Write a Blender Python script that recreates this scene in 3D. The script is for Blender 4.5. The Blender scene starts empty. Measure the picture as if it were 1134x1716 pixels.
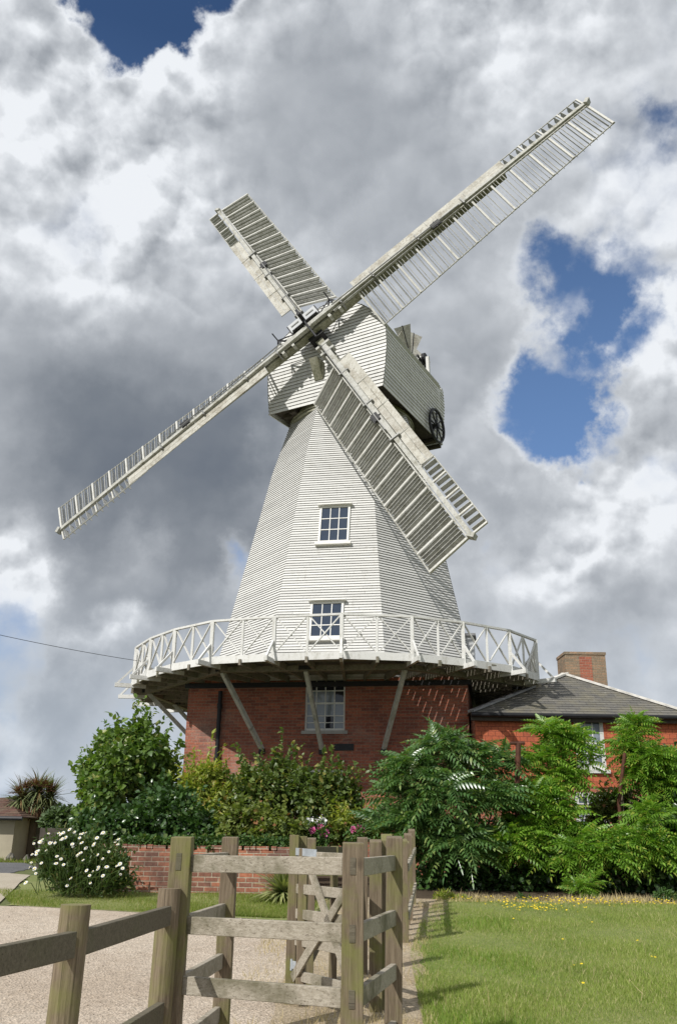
import bpy, math, random
import numpy as np
from mathutils import Vector, Matrix
R = math.radians
random.seed(7); rng = np.random.default_rng(11)
scene = bpy.context.scene
col = scene.collection

# ------------------------------------------------------------------ camera
PITCH, ROLL, FPX = R(20.18), R(0.91), 1475.0
EYE = Vector((0, 0, 1.5))
cam_d = bpy.data.cameras.new('camera'); cam = bpy.data.objects.new('camera', cam_d); col.objects.link(cam)
cp, sp, cr, sr = math.cos(PITCH), math.sin(PITCH), math.cos(ROLL), math.sin(ROLL)
r0, u0v, fw = Vector((1, 0, 0)), Vector((0, -sp, cp)), Vector((0, cp, sp))
rt = cr * r0 + sr * u0v; up = cr * u0v - sr * r0
M = Matrix((rt, up, -fw)).transposed().to_4x4(); M.translation = EYE
cam.matrix_world = M
cam_d.sensor_fit = 'VERTICAL'; cam_d.sensor_height = 36; cam_d.lens = 36 * FPX / 1716
cam_d.clip_start = 0.05; cam_d.clip_end = 3000
scene.camera = cam
def ray(px, py):
    return ((px - 567) / FPX) * rt + ((858 - py) / FPX) * up + fw
def atY(px, py, Y):
    d = ray(px, py); return EYE + d * (Y / d.y)
def atZ(px, py, Z):
    d = ray(px, py); return EYE + d * ((Z - EYE.z) / d.z)
def hit(px, py, p, n):
    d = ray(px, py); return EYE + d * ((p - EYE).dot(n) / d.dot(n))
def G(Y): return .036 * min(max(Y, 0), 17)
def gp(px, py):
    d = ray(px, py); lo, hi = 1., 3000.
    for _ in range(60):
        m = (lo + hi) / 2
        if EYE.z + m * d.z > G(m * d.y): lo = m
        else: hi = m
    return lo * d.x, lo * d.y

# ------------------------------------------------------------------ sun and exposure
SUN_AZ, SUN_EL = R(-131), R(43)          # direction towards the sun, angle from +X
SUN = Vector((math.cos(SUN_AZ) * math.cos(SUN_EL), math.sin(SUN_AZ) * math.cos(SUN_EL), math.sin(SUN_EL)))
ld = bpy.data.lights.new('sun', 'SUN'); ld.energy = 4.2; ld.angle = R(.53); ld.color = (1, .97, .92)
lo = bpy.data.objects.new('sun', ld); col.objects.link(lo)
lo.rotation_euler = SUN.to_track_quat('Z', 'Y').to_euler(); lo.location = (-20, -20, 40)
vs = scene.view_settings; vs.view_transform = 'Standard'; vs.look = 'None'; vs.exposure = 0; vs.gamma = 1
try: vs.use_curve_mapping = False
except Exception: pass
scene.cycles.max_bounces = 6; scene.cycles.transparent_max_bounces = 6

# ------------------------------------------------------------------ node helper
class NT:
    def __init__(s, tree): s.t = tree; s.n = tree.nodes; s.l = tree.links
    def put(s, sock, v):
        if v is None: return
        if isinstance(v, bpy.types.NodeSocket): s.l.new(v, sock)
        else:
            if hasattr(sock.default_value, '__len__') and not hasattr(v, '__len__'): v = [v] * len(sock.default_value)
            if hasattr(v, '__len__') and len(v) == 3 and len(sock.default_value) == 4: v = (*v, 1)
            sock.default_value = v
    def node(s, typ, ins=None, **kw):
        n = s.n.new(typ)
        for k, v in kw.items(): setattr(n, k, v)
        for k, v in (ins or {}).items(): s.put(n.inputs[k], v)
        return n
    def math(s, op, a, b=None, c=None, clamp=False):
        n = s.node('ShaderNodeMath', operation=op); n.use_clamp = clamp
        s.put(n.inputs[0], a); s.put(n.inputs[1], b)
        if c is not None: s.put(n.inputs[2], c)
        return n.outputs[0]
    def vm(s, op, a, b=None, scale=None):
        n = s.node('ShaderNodeVectorMath', operation=op); s.put(n.inputs[0], a); s.put(n.inputs[1], b)
        if scale is not None: s.put(n.inputs['Scale'], scale)
        return n.outputs['Value'] if op in ('DOT_PRODUCT', 'LENGTH', 'DISTANCE') else n.outputs[0]
    def noise(s, vec, scale, detail=4, rough=.55, out=0, dist=0):
        n = s.node('ShaderNodeTexNoise', {'Scale': scale, 'Detail': detail, 'Roughness': rough, 'Distortion': dist})
        if vec is not None: s.put(n.inputs['Vector'], vec)
        return n.outputs[out]
    def mix(s, f, a, b, mode='MIX'):
        n = s.n.new('ShaderNodeMix'); n.data_type = 'RGBA'; n.blend_type = mode; n.clamp_factor = True
        s.put(n.inputs[0], f); s.put(n.inputs[6], a); s.put(n.inputs[7], b); return n.outputs[2]
    def mr(s, v, a, b, c=0., d=1., smooth=False):
        n = s.node('ShaderNodeMapRange', {'From Min': a, 'From Max': b, 'To Min': c, 'To Max': d})
        if smooth: n.interpolation_type = 'SMOOTHSTEP'
        s.put(n.inputs['Value'], v); return n.outputs['Result']
    def mapping(s, vec, scale=(1, 1, 1), rot=(0, 0, 0)):
        n = s.node('ShaderNodeMapping', {'Scale': scale, 'Rotation': rot}); s.put(n.inputs['Vector'], vec); return n.outputs[0]
    def bump(s, h, strength=.3, dist=.01):
        n = s.node('ShaderNodeBump', {'Strength': strength, 'Distance': dist}); s.put(n.inputs['Height'], h); return n.outputs[0]

# ------------------------------------------------------------------ world: sky and broken cloud
world = bpy.data.worlds.new('World'); scene.world = world; world.use_nodes = True
w = NT(world.node_tree); w.n.clear()
sky = w.node('ShaderNodeTexSky'); sky.sky_type = 'NISHITA'; sky.sun_disc = False
sky.sun_elevation = SUN_EL; sky.sun_rotation = R(90) - SUN_AZ; sky.altitude = 50; sky.air_density = 1.0; sky.dust_density = .5; sky.ozone_density = 2.0
geo = w.node('ShaderNodeTexCoord'); dirv = geo.outputs['Generated']
def pxdir(px, py): return ray(px, py).normalized()
sepd = w.node('ShaderNodeSeparateXYZ'); w.l.new(dirv, sepd.inputs[0])
nv = dirv
wn = w.noise(nv, 3.2, 3, .5, out=1); warp = w.vm('SCALE', w.vm('SUBTRACT', wn, (.5, .5, .5)), scale=.16)
wn2 = w.noise(nv, 11.0, 6, .6, out=1); warp2 = w.vm('SCALE', w.vm('SUBTRACT', wn2, (.5, .5, .5)), scale=.13)
dw = w.vm('ADD', w.vm('ADD', dirv, warp), warp2)
def blob(px, py, rad, amt, soft=.0, vec=dw):
    c = pxdir(px, py); a = rad / FPX
    d = w.vm('DISTANCE', vec, tuple(c))
    m = w.mr(d, a, a * soft, 0, 1, True)
    return w.math('MULTIPLY', m, amt)
def total(items, start):
    acc = start
    for it in items: acc = w.math('ADD', acc, blob(*it))
    return acc
fbm = w.noise(nv, 5.0, 10, .55)
so = tuple(SUN * .010 + Vector((-.006, 0, .016)))
fbm_s = w.noise(w.vm('ADD', nv, so), 5.0, 6, .52)
fbm_t = w.noise(nv, 5.0, 6, .52)
def billow(vec, sc):
    v = w.node('ShaderNodeTexVoronoi', {'Scale': sc}); v.feature = 'F1'; w.l.new(vec, v.inputs['Vector'])
    return w.math('SUBTRACT', .42, v.outputs['Distance'])
bw = w.vm('ADD', dirv, w.vm('SCALE', w.vm('SUBTRACT', wn2, (.5, .5, .5)), scale=.05))
bil = w.math('ADD', w.math('MULTIPLY', billow(bw, 11), 1.0), w.math('MULTIPLY', billow(bw, 27), .55))
bils = w.math('ADD', w.math('MULTIPLY', billow(w.vm('ADD', bw, (-.004, 0, .011)), 11), 1.0), w.math('MULTIPLY', billow(w.vm('ADD', bw, (-.004, 0, .011)), 27), .55))
dens = w.math('MULTIPLY_ADD', fbm, 2.0, -1.0)
dens = w.math('MULTIPLY_ADD', bil, .55, dens)
CLR = [(150, 5, 80, -1.4, .2), (225, 40, 105, -1.4, .2), (300, 30, 95, -1.3, .2), (360, 0, 70, -1.1, .2), (185, 130, 75, -1.2, .1), (270, 95, 80, -1.1, .1),
       (930, 590, 120, -1.25, .3), (885, 680, 125, -1.3, .3), (960, 680, 110, -1.2, .2), (850, 775, 90, -1.1, .2), (930, 770, 80, -1.0, .2), (1075, 560, 60, -.7, 0), (1000, 640, 60, -.6, 0), (960, 465, 95, -1.1, .2), (1010, 530, 85, -1.0, .1), (830, 740, 70, -.8, .1),
       (1060, 450, 60, -.55, 0), (1115, 215, 70, -.9, 0), (365, 965, 80, -.9, 0), (20, 1090, 130, -.55, .1), (130, 1080, 90, -.45, 0), (790, 930, 50, -.5, 0), (60, 1180, 100, -.5, 0)]
ADD = [(60, 110, 150, .5, .2), (230, 260, 150, .5, .2), (1110, 530, 90, .5, 0), (1050, 700, 100, .5, .1), (560, 300, 400, .6, .4), (200, 740, 330, .7, .4), (1000, 900, 180, .5, .2), (230, 930, 80, .6, .1), (50, 960, 90, .5, .1), (700, 700, 200, .4, .2)]
dens = total(CLR + ADD, w.math('ADD', dens, .55))
dens = w.math('MULTIPLY_ADD', w.math('SUBTRACT', w.noise(nv, 19, 8, .62), .5), .75, dens)
cover = w.mr(dens, -.75, .34, 0, 1, True)
DARK = [(250, 800, 330, -.34, .1), (120, 700, 260, -.16, 0), (430, 820, 220, -.16, .1), (560, 230, 330, -.09, .1), (690, 260, 300, -.05, .1), (860, 420, 220, -.03, 0), (480, 660, 240, -.10, 0), (790, 580, 200, -.05, 0),
        (1040, 1050, 190, -.16, .1), (850, 980, 140, -.08, 0), (30, 600, 180, -.06, 0), (80, 1180, 300, -.12, .2), (300, 980, 90, -.1, 0), (830, 850, 120, -.12, 0),
        (60, 90, 200, .15, .1), (240, 260, 190, .14, .1), (170, 420, 200, .08, 0), (330, 140, 120, .2, 0), (480, 10, 170, .14, 0), (800, 30, 260, .16, 0), (1100, 540, 130, .22, 0), (1040, 830, 150, .24, 0), (940, 960, 130, .24, 0), (40, 960, 120, .34, 0), (220, 930, 70, .16, 0), (200, 1060, 80, .3, 0), (60, 1290, 130, .22, 0), (450, 470, 140, .08, 0), (1080, 330, 160, .08, 0), (100, 300, 220, .10, 0)]
emb = w.math('SUBTRACT', fbm_t, fbm_s)
fine = w.noise(nv, 15, 8, .6)
so2 = tuple(Vector(so) * .45); emb2 = w.math('SUBTRACT', w.noise(nv, 13, 5, .5), w.noise(w.vm('ADD', nv, so2), 13, 5, .5))
lowf = w.noise(nv, 2.2, 3, .5)
base = w.math('MULTIPLY_ADD', w.math('SUBTRACT', lowf, .5), .16, .71)
base = w.math('MULTIPLY_ADD', w.math('SUBTRACT', fbm, .5), -.10, base)
base = total(DARK, base)
puff = w.mr(base, .58, .92, .12, 1.05, True)                    # billows read crisply where the cloud is lit, softly in its shaded base
det = w.math('MULTIPLY', emb, 1.7); det = w.math('MULTIPLY_ADD', emb2, 1.2, det); det = w.math('MULTIPLY_ADD', w.math('SUBTRACT', fine, .5), .20, det)
det = w.math('MULTIPLY_ADD', w.math('SUBTRACT', bil, bils), .9, det)
sh = w.math('MULTIPLY_ADD', det, puff, base)
edge = w.mr(dens, .05, .8, .17, 0, True)
sh = w.math('ADD', sh, edge)
ramp = w.node('ShaderNodeValToRGB'); w.l.new(sh, ramp.inputs[0])
el = ramp.color_ramp.elements
el[0].position = .12; el[0].color = (.105, .130, .175, 1)
el[1].position = 1.0; el[1].color = (.86, .89, .93, 1)
for p, c in ((.35, (.20, .225, .262)), (.58, (.365, .392, .43)), (.80, (.60, .63, .67))):
    e = el.new(p); e.color = (*c, 1)
bright = w.vm('SCALE', sky.outputs[0], scale=.085)
skyblue = w.mix(1.0, bright, (.62, .80, 1.0), 'MULTIPLY')
sep = w.node('ShaderNodeSeparateXYZ'); w.l.new(dirv, sep.inputs[0])
haze = w.mr(sep.outputs[2], .0, .30, .85, 0, True); midz = w.mr(sep.outputs[2], .25, .74, .62, 0, False)
skyc = w.mix(haze, w.mix(midz, skyblue, (.24, .41, .76)), (.42, .55, .72))
cloudc = w.mix(w.math('MULTIPLY', haze, .6), ramp.outputs[0], (.42, .50, .60))
final = w.mix(cover, skyc, cloudc)
low = w.mr(sep.outputs[2], -.02, .0, 0, 1)
final = w.mix(low, (.10, .11, .08), final)
bg = w.node('ShaderNodeBackground', {'Strength': 1.0}); w.l.new(final, bg.inputs[0])
wo = w.node('ShaderNodeOutputWorld'); w.l.new(bg.outputs[0], wo.inputs[0])
world.cycles.sampling_method = 'MANUAL'; world.cycles.sample_map_resolution = 512

# ------------------------------------------------------------------ materials
MATS = {}
def mat(name, fn):
    m = bpy.data.materials.new(name); m.use_nodes = True
    t = NT(m.node_tree); bs = t.n['Principled BSDF']; bs.inputs['Roughness'].default_value = .8
    bs.inputs['Specular IOR Level'].default_value = .3
    obj_c = t.node('ShaderNodeTexCoord').outputs['Object']
    g = t.node('ShaderNodeNewGeometry')
    fn(t, bs, obj_c, g); MATS[name] = m; return m
def wood(c1, c2, c3, scale, moss=None, mossamt=.5, grain=1.0):
    def f(t, bs, oc, g):
        v = t.mapping(oc, scale)
        n = t.noise(v, 9, 7, .65, dist=.6); n2 = t.noise(oc, 3.2, 4, .6); n3 = t.noise(v, 30, 4, .6)
        c = t.mix(t.mr(n, .3, .72), c1, c2); c = t.mix(t.mr(n3, .55, .75, 0, .6), c, c3)
        cr = t.noise(t.mapping(oc, tuple(a * (2.2 if a > 2 else .45) for a in scale)), 7, 5, .6); c = t.mix(t.mr(cr, .60, .66, 0, .75), c, c3)
        vo = t.node('ShaderNodeTexVoronoi', {'Scale': 3.6}); t.l.new(t.mapping(oc, tuple(1. if a > 2 else .55 for a in scale)), vo.inputs['Vector'])
        c = t.mix(t.mr(vo.outputs['Distance'], .05, .10, .8, 0), c, c3)
        if moss:
            c = t.mix(t.mr(n2, .48, .66, 0, mossamt), c, moss)
        rn = t.mr(g.outputs['Random Per Island'], 0, 1, .82, 1.12)
        c = t.vm('SCALE', c, scale=rn)
        t.put(bs.inputs['Base Color'], c); bs.inputs['Roughness'].default_value = .85
        t.put(bs.inputs['Normal'], t.bump(n, .5 * grain, .006))
    return f
mat('post_wood', wood((.12, .088, .056), (.27, .215, .15), (.05, .036, .025), (9, 9, .5), (.19, .205, .05), .62))
mat('rail_wood', wood((.26, .225, .17), (.50, .455, .375), (.09, .07, .05), (.7, 8, 8), (.12, .11, .062), .85))
mat('old_panel_wood', wood((.10, .085, .06), (.19, .165, .12), (.045, .035, .025), (.7, 7, 7), (.10, .11, .05), .4))
mat('bark', wood((.10, .075, .05), (.19, .15, .11), (.05, .035, .025), (4, 4, 1)))
mat('deck_wood', wood((.16, .14, .11), (.30, .27, .22), (.08, .07, .05), (2, 2, 2), (.12, .14, .07), .5))
mat('strut_wood', wood((.42, .42, .38), (.60, .60, .55), (.18, .17, .14), (2, 2, 1), (.22, .24, .16), .5))
def paint(white, dirt, amt=.6, lo=.50, hi=.68, streak=(3, 3, .6), isl=.10, sc=2.5):
    def f(t, bs, oc, g):
        n = t.noise(t.mapping(oc, streak), sc, 8, .68); n2 = t.noise(oc, 14, 6, .7); n3 = t.noise(oc, .55, 3, .5)
        m = t.math('ADD', t.math('MULTIPLY', n, .6), t.math('MULTIPLY', n2, .4))
        c = t.mix(t.mr(m, lo, hi, 0, amt), white, dirt)
        c = t.mix(t.mr(n3, .45, .7, 0, .25), c, tuple(x * .82 for x in white))
        sp_ = t.noise(oc, 42, 3, .5); c = t.mix(t.mr(sp_, .66, .70, 0, .55), c, dirt)
        rn = t.mr(g.outputs['Random Per Island'], 0, 1, 1 - isl, 1)
        t.put(bs.inputs['Base Color'], t.vm('SCALE', c, scale=rn)); bs.inputs['Roughness'].default_value = .6
        t.put(bs.inputs['Normal'], t.bump(n2, .25, .004))
    return f
mat('white_board', paint((.68, .675, .65), (.42, .39, .32), .55, .54, .70, isl=.15))
mat('cap_board', paint((.72, .715, .69), (.36, .35, .31), .6, .50, .68, isl=.18))
mat('white_paint', paint((.70, .695, .67), (.38, .36, .30), .7, .50, .66))
mat('sail_wood', paint((.48, .475, .44), (.17, .16, .105), .95, .47, .64, streak=(1.2, 1.2, 1.2)))
mat('sail_board', paint((.52, .505, .45), (.24, .21, .155), .85, .45, .60, streak=(1, 1, 1)))
mat('stock_wood', paint((.40, .39, .31), (.13, .13, .075), .95, .40, .58, streak=(1, 1, 1)))
mat('shutter_canvas', paint((.46, .46, .44), (.22, .215, .19), .8, .45, .62, streak=(2, 2, 2)))
mat('bar_paint', paint((.62, .61, .57), (.30, .28, .22), .7, .5, .66))
mat('window_paint', paint((.78, .77, .73), (.40, .37, .30), .5, .54, .7))
mat('grey_paint', paint((.50, .51, .52), (.30, .29, .27), .5, .5, .7))
mat('sill_stone', paint((.42, .41, .39), (.22, .21, .19), .6, .5, .7))
def plain(c, rough=.7, metal=0., var=.25, sc=8):
    def f(t, bs, oc, g):
        n = t.noise(oc, sc, 6, .6)
        t.put(bs.inputs['Base Color'], t.vm('SCALE', c, scale=t.mr(n, .3, .7, 1 - var, 1 + var)))
        bs.inputs['Roughness'].default_value = rough; bs.inputs['Metallic'].default_value = metal
        t.put(bs.inputs['Normal'], t.bump(n, .2, .005))
    return f
mat('lap_shade', plain((.17, .155, .13), .9))  # shade put into the colour of board undersides, deepening the lap shadow lines
mat('black_iron', plain((.018, .018, .020), .5))
mat('grey_iron', plain((.22, .22, .21), .45, .3))
mat('dark_void', plain((.02, .018, .016), .9))
mat('dark_timber', plain((.06, .05, .04), .9))
mat('rust', plain((.085, .035, .022), .85, 0, .4))
mat('galvanised', plain((.50, .54, .58), .4, .5))
mat('mastic_lead', plain((.62, .60, .56), .7, 0, .3, 5))
mat('lead_grey', plain((.22, .22, .225), .6, 0, .3, 5))
mat('render_beige', plain((.42, .37, .28), .9, 0, .12, 2))
mat('kerb_stone', plain((.14, .13, .11), .9))
def glass(t, bs, oc, g):
    n = t.noise(oc, 1.3, 3, .5); rn = g.outputs['Random Per Island']
    bs.inputs['Base Color'].default_value = (.035, .050, .080, 1); bs.inputs['Roughness'].default_value = .04
    bs.inputs['Specular IOR Level'].default_value = .6; bs.inputs['IOR'].default_value = 1.5
    t.put(bs.inputs['Normal'], t.bump(t.math('ADD', n, t.math('MULTIPLY', rn, .3)), .12, .05))
mat('window_glass', glass)
def dark_glass(t, bs, oc, g):
    glass(t, bs, oc, g); bs.inputs['Base Color'].default_value = (.02, .022, .03, 1)
mat('old_glass', dark_glass)
def blind_glass(t, bs, oc, g):
    glass(t, bs, oc, g); n = t.noise(oc, 1.7, 3, .5); t.put(bs.inputs['Base Color'], t.mix(t.mr(n, .42, .5), (.10, .12, .15), (.24, .27, .31)))
mat('blind_glass', blind_glass)
mat('curtain', plain((.30, .33, .38), .9, 0, .2, 3))
def brick(c1, c2, mortar, bw, bh, rot=0., ms=.012, stain=.5, swap=False, bias=0.):
    def f(t, bs, oc, g):
        v = t.mapping(oc, rot=(0, 0, rot)); s = t.node('ShaderNodeSeparateXYZ'); t.l.new(v, s.inputs[0])
        cx = t.node('ShaderNodeCombineXYZ')
        nrm = t.node('ShaderNodeSeparateXYZ'); t.l.new(g.outputs['True Normal'], nrm.inputs[0])
        t.put(cx.inputs[0], t.math('ADD', s.outputs[0], s.outputs[1])); t.put(cx.inputs[1], s.outputs[2])
        b = t.node('ShaderNodeTexBrick', {'Scale': 1.0, 'Mortar Size': ms * .5, 'Mortar Smooth': .3, 'Bias': bias, 'Brick Width': bw, 'Row Height': bh})
        b.offset = .5; t.l.new(cx.outputs[0], b.inputs['Vector'])
        t.put(b.inputs['Color1'], c1); t.put(b.inputs['Color2'], c2); t.put(b.inputs['Mortar'], mortar)
        n = t.noise(oc, 1.1, 5, .6); n2 = t.noise(oc, 24, 5, .6); n4 = t.noise(oc, .5, 4, .6)
        c = t.mix(t.mr(n, .50, .72, 0, stain), b.outputs[0], (.10, .06, .05))
        c = t.mix(t.mr(n4, .60, .74, 0, .35), c, (.40, .33, .28))
        c = t.vm('SCALE', c, scale=t.mr(n2, .3, .7, .75, 1.25))
        t.put(bs.inputs['Base Color'], c); bs.inputs['Roughness'].default_value = .88
        hh = t.math('ADD', t.math('MULTIPLY', b.outputs[1], -1), t.math('MULTIPLY', n2, .6))
        t.put(bs.inputs['Normal'], t.bump(hh, .7, .008))
    return f
MILLROT = R(10.4)
mat('mill_brick', brick((.40, .135, .08), (.23, .08, .055), (.30, .23, .18), .225, .0765, MILLROT, .012, .45))
mat('garden_brick', brick((.40, .155, .09), (.20, .095, .07), (.40, .34, .26), .225, .075, 0, .016, .75))
mat('chimney_brick', brick((.34, .22, .14), (.22, .17, .12), (.26, .23, .17), .225, .075, 0, .014, .4))
mat('red_brick', brick((.42, .15, .09), (.30, .10, .065), (.36, .24, .18), .225, .075, 0, .012, .2))
def tile_wall(t, bs, oc, g):
    brick((.52, .145, .068), (.40, .105, .052), (.16, .05, .035), .17, .115, 0, .010, .25)(t, bs, oc, g)
mat('hung_tile', tile_wall)
def slate(c1, c2, mo):
    def f(t, bs, oc, g):
        s = t.node('ShaderNodeSeparateXYZ'); t.l.new(oc, s.inputs[0]); cx = t.node('ShaderNodeCombineXYZ')
        t.put(cx.inputs[0], t.math('ADD', s.outputs[0], t.math('MULTIPLY', s.outputs[1], .013))); t.put(cx.inputs[1], t.math('SUBTRACT', s.outputs[2], 3.758))
        b = t.node('ShaderNodeTexBrick', {'Scale': 1.0, 'Mortar Size': .0035, 'Mortar Smooth': .1, 'Bias': 0, 'Brick Width': .26, 'Row Height': .0795})
        b.offset = .5; t.l.new(cx.outputs[0], b.inputs['Vector'])
        t.put(b.inputs['Color1'], c1); t.put(b.inputs['Color2'], c2); t.put(b.inputs['Mortar'], mo)
        n = t.noise(oc, 2.2, 6, .65); n2 = t.noise(oc, 11, 5, .7)
        c = t.mix(t.mr(n, .46, .66, 0, .6), b.outputs[0], (.20, .18, .12)); c = t.mix(t.mr(n2, .62, .72, 0, .7), c, (.42, .42, .38))
        t.put(bs.inputs['Base Color'], c); bs.inputs['Roughness'].default_value = .7
        t.put(bs.inputs['Normal'], t.bump(t.math('SUBTRACT', n2, b.outputs[1]), .5, .01))
    return f
mat('slate', slate((.115, .11, .10), (.165, .155, .135), (.03, .03, .03)))
mat('roof_tile', slate((.11, .055, .04), (.16, .085, .065), (.03, .02, .02)))
def ground(cols, sc=1.2, gravel=0., bumpd=.01, spk=None):
    def f(t, bs, oc, g):
        n = t.noise(oc, sc, 6, .6); n2 = t.noise(oc, sc * 18, 5, .7); n3 = t.noise(oc, 60 if gravel else 35, 4, .8)
        c = t.mix(t.mr(n, .36, .64), cols[0], cols[1]); c = t.mix(t.mr(n2, .45, .75, 0, .7), c, cols[2])
        if gravel:
            vo = t.node('ShaderNodeTexVoronoi', {'Scale': 45.}); t.l.new(oc, vo.inputs['Vector'])
            vg = t.node('ShaderNodeRGBToBW'); t.l.new(vo.outputs['Color'], vg.inputs[0]); c = t.vm('SCALE', c, scale=t.mr(vg.outputs[0], 0, 1, .72, 1.25))
            t.put(bs.inputs['Normal'], t.bump(t.math('ADD', vo.outputs['Distance'], n3), .8, bumpd))
        else: t.put(bs.inputs['Normal'], t.bump(n3, .6, bumpd))
        c = t.vm('SCALE', c, scale=t.mr(n3, .3, .7, .72, 1.25))
        t.put(bs.inputs['Base Color'], c); bs.inputs['Roughness'].default_value = .95
    return f
mat('gravel', ground(((.50, .41, .32), (.63, .54, .44), (.43, .34, .25)), .55, .8, .02))
mat('dry_dirt', ground(((.34, .265, .175), (.46, .385, .28), (.20, .15, .09)), 1.8, .4, .012))
mat('lawn_soil', ground(((.16, .20, .055), (.27, .27, .11), (.11, .15, .045)), .45, 0, .02))
mat('field', ground(((.10, .12, .04), (.14, .15, .055), (.07, .09, .03)), .3))
mat('asphalt', ground(((.13, .13, .135), (.16, .16, .165), (.10, .10, .10)), .8, .3))
mat('concrete', ground(((.40, .35, .27), (.46, .41, .33), (.33, .28, .21)), .6))
mat('bed_soil', ground(((.06, .042, .026), (.09, .065, .04), (.04, .03, .02)), 2, 0, .03))
def leaf(c1, c2, c3=None, transl=.35, rough=.45, gloss=.4, p3=.12):
    def f(t, bs, oc, g):
        rn = g.outputs['Random Per Island']; n = t.noise(oc, 1.6, 3, .5)
        k = t.math('ADD', t.math('MULTIPLY', rn, .65), t.mr(n, .35, .65, 0, .35))
        c = t.mix(k, c1, c2)
        if c3: c = t.mix(t.mr(t.math('FRACT', t.math('MULTIPLY', rn, 7.13)), 1 - p3, 1 - p3 + .02), c, c3)
        t.put(bs.inputs['Base Color'], c); bs.inputs['Roughness'].default_value = rough
        bs.inputs['Specular IOR Level'].default_value = gloss
        tr = t.node('ShaderNodeBsdfTranslucent'); t.put(tr.inputs[0], t.vm('MULTIPLY', c, (1.3, 1.5, .6)))
        mx = t.node('ShaderNodeMixShader', {0: transl}); out = t.n['Material Output']
        t.l.new(bs.outputs[0], mx.inputs[1]); t.l.new(tr.outputs[0], mx.inputs[2]); t.l.new(mx.outputs[0], out.inputs[0])
    return f
mat('sumac_leaf', leaf((0.091, 0.201, 0.027), (0.232, 0.390, 0.049), (.30, .35, .06), .34, .38, .5, .14))
mat('dark_sumac_leaf', leaf((0.055, 0.134, 0.043), (0.146, 0.244, 0.073), (.24, .31, .10), .28, .30, .8, .14))
mat('sycamore_leaf', leaf((0.067, 0.134, 0.029), (0.183, 0.268, 0.055), (.26, .28, .07), .35, .4, .45, .10))
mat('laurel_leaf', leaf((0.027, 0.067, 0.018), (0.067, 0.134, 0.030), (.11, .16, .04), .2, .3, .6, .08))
mat('yellow_leaf', leaf((0.183, 0.244, 0.043), (0.378, 0.415, 0.073), (.40, .32, .08), .38))
mat('autumn_leaf', leaf((.10, .15, .035), (.22, .25, .055), (.30, .13, .06), .36, p3=.05))
mat('hawthorn_leaf', leaf((0.055, 0.098, 0.024), (0.159, 0.213, 0.049), (.28, .26, .07), .3, .4, .5, .12))
mat('ivy_leaf', leaf((0.037, 0.085, 0.018), (0.085, 0.159, 0.037), (.16, .20, .05), .25))
mat('daisy_leaf', leaf((.045, .085, .025), (.10, .15, .04), (.16, .16, .05), .3))
mat('far_leaf', leaf((0.061, 0.104, 0.043), (0.110, 0.159, 0.061), None, .25))
mat('palm_leaf', leaf((.13, .17, .07), (.26, .29, .14), (.24, .16, .08), .2, .4, .5, .2))
mat('dead_leaf', leaf((.14, .07, .045), (.24, .13, .08), None, .2, .8, .1))
mat('yucca_leaf', leaf((.07, .11, .03), (.50, .50, .22), None, .2, .4, .4))
mat('grass_blade', leaf((.17, .235, .052), (.31, .37, .095), (.47, .43, .22), .3, .6, .2, .17))
mat('verge_blade', leaf((.13, .19, .035), (.24, .28, .06), (.38, .34, .15), .35, .6, .2, .15))
mat('straw', leaf((.42, .33, .17), (.60, .50, .30), None, .2, .8, .1))
mat('lush_blade', leaf((.13, .22, .035), (.24, .34, .06), (.33, .35, .10), .35, .5, .3, .12))
mat('white_petal', plain((.82, .82, .80), .7, 0, .05))
mat('yellow_petal', plain((.75, .55, .02), .6, 0, .1))
mat('pink_petal', plain((.80, .22, .46), .6, 0, .35, 20))

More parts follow.
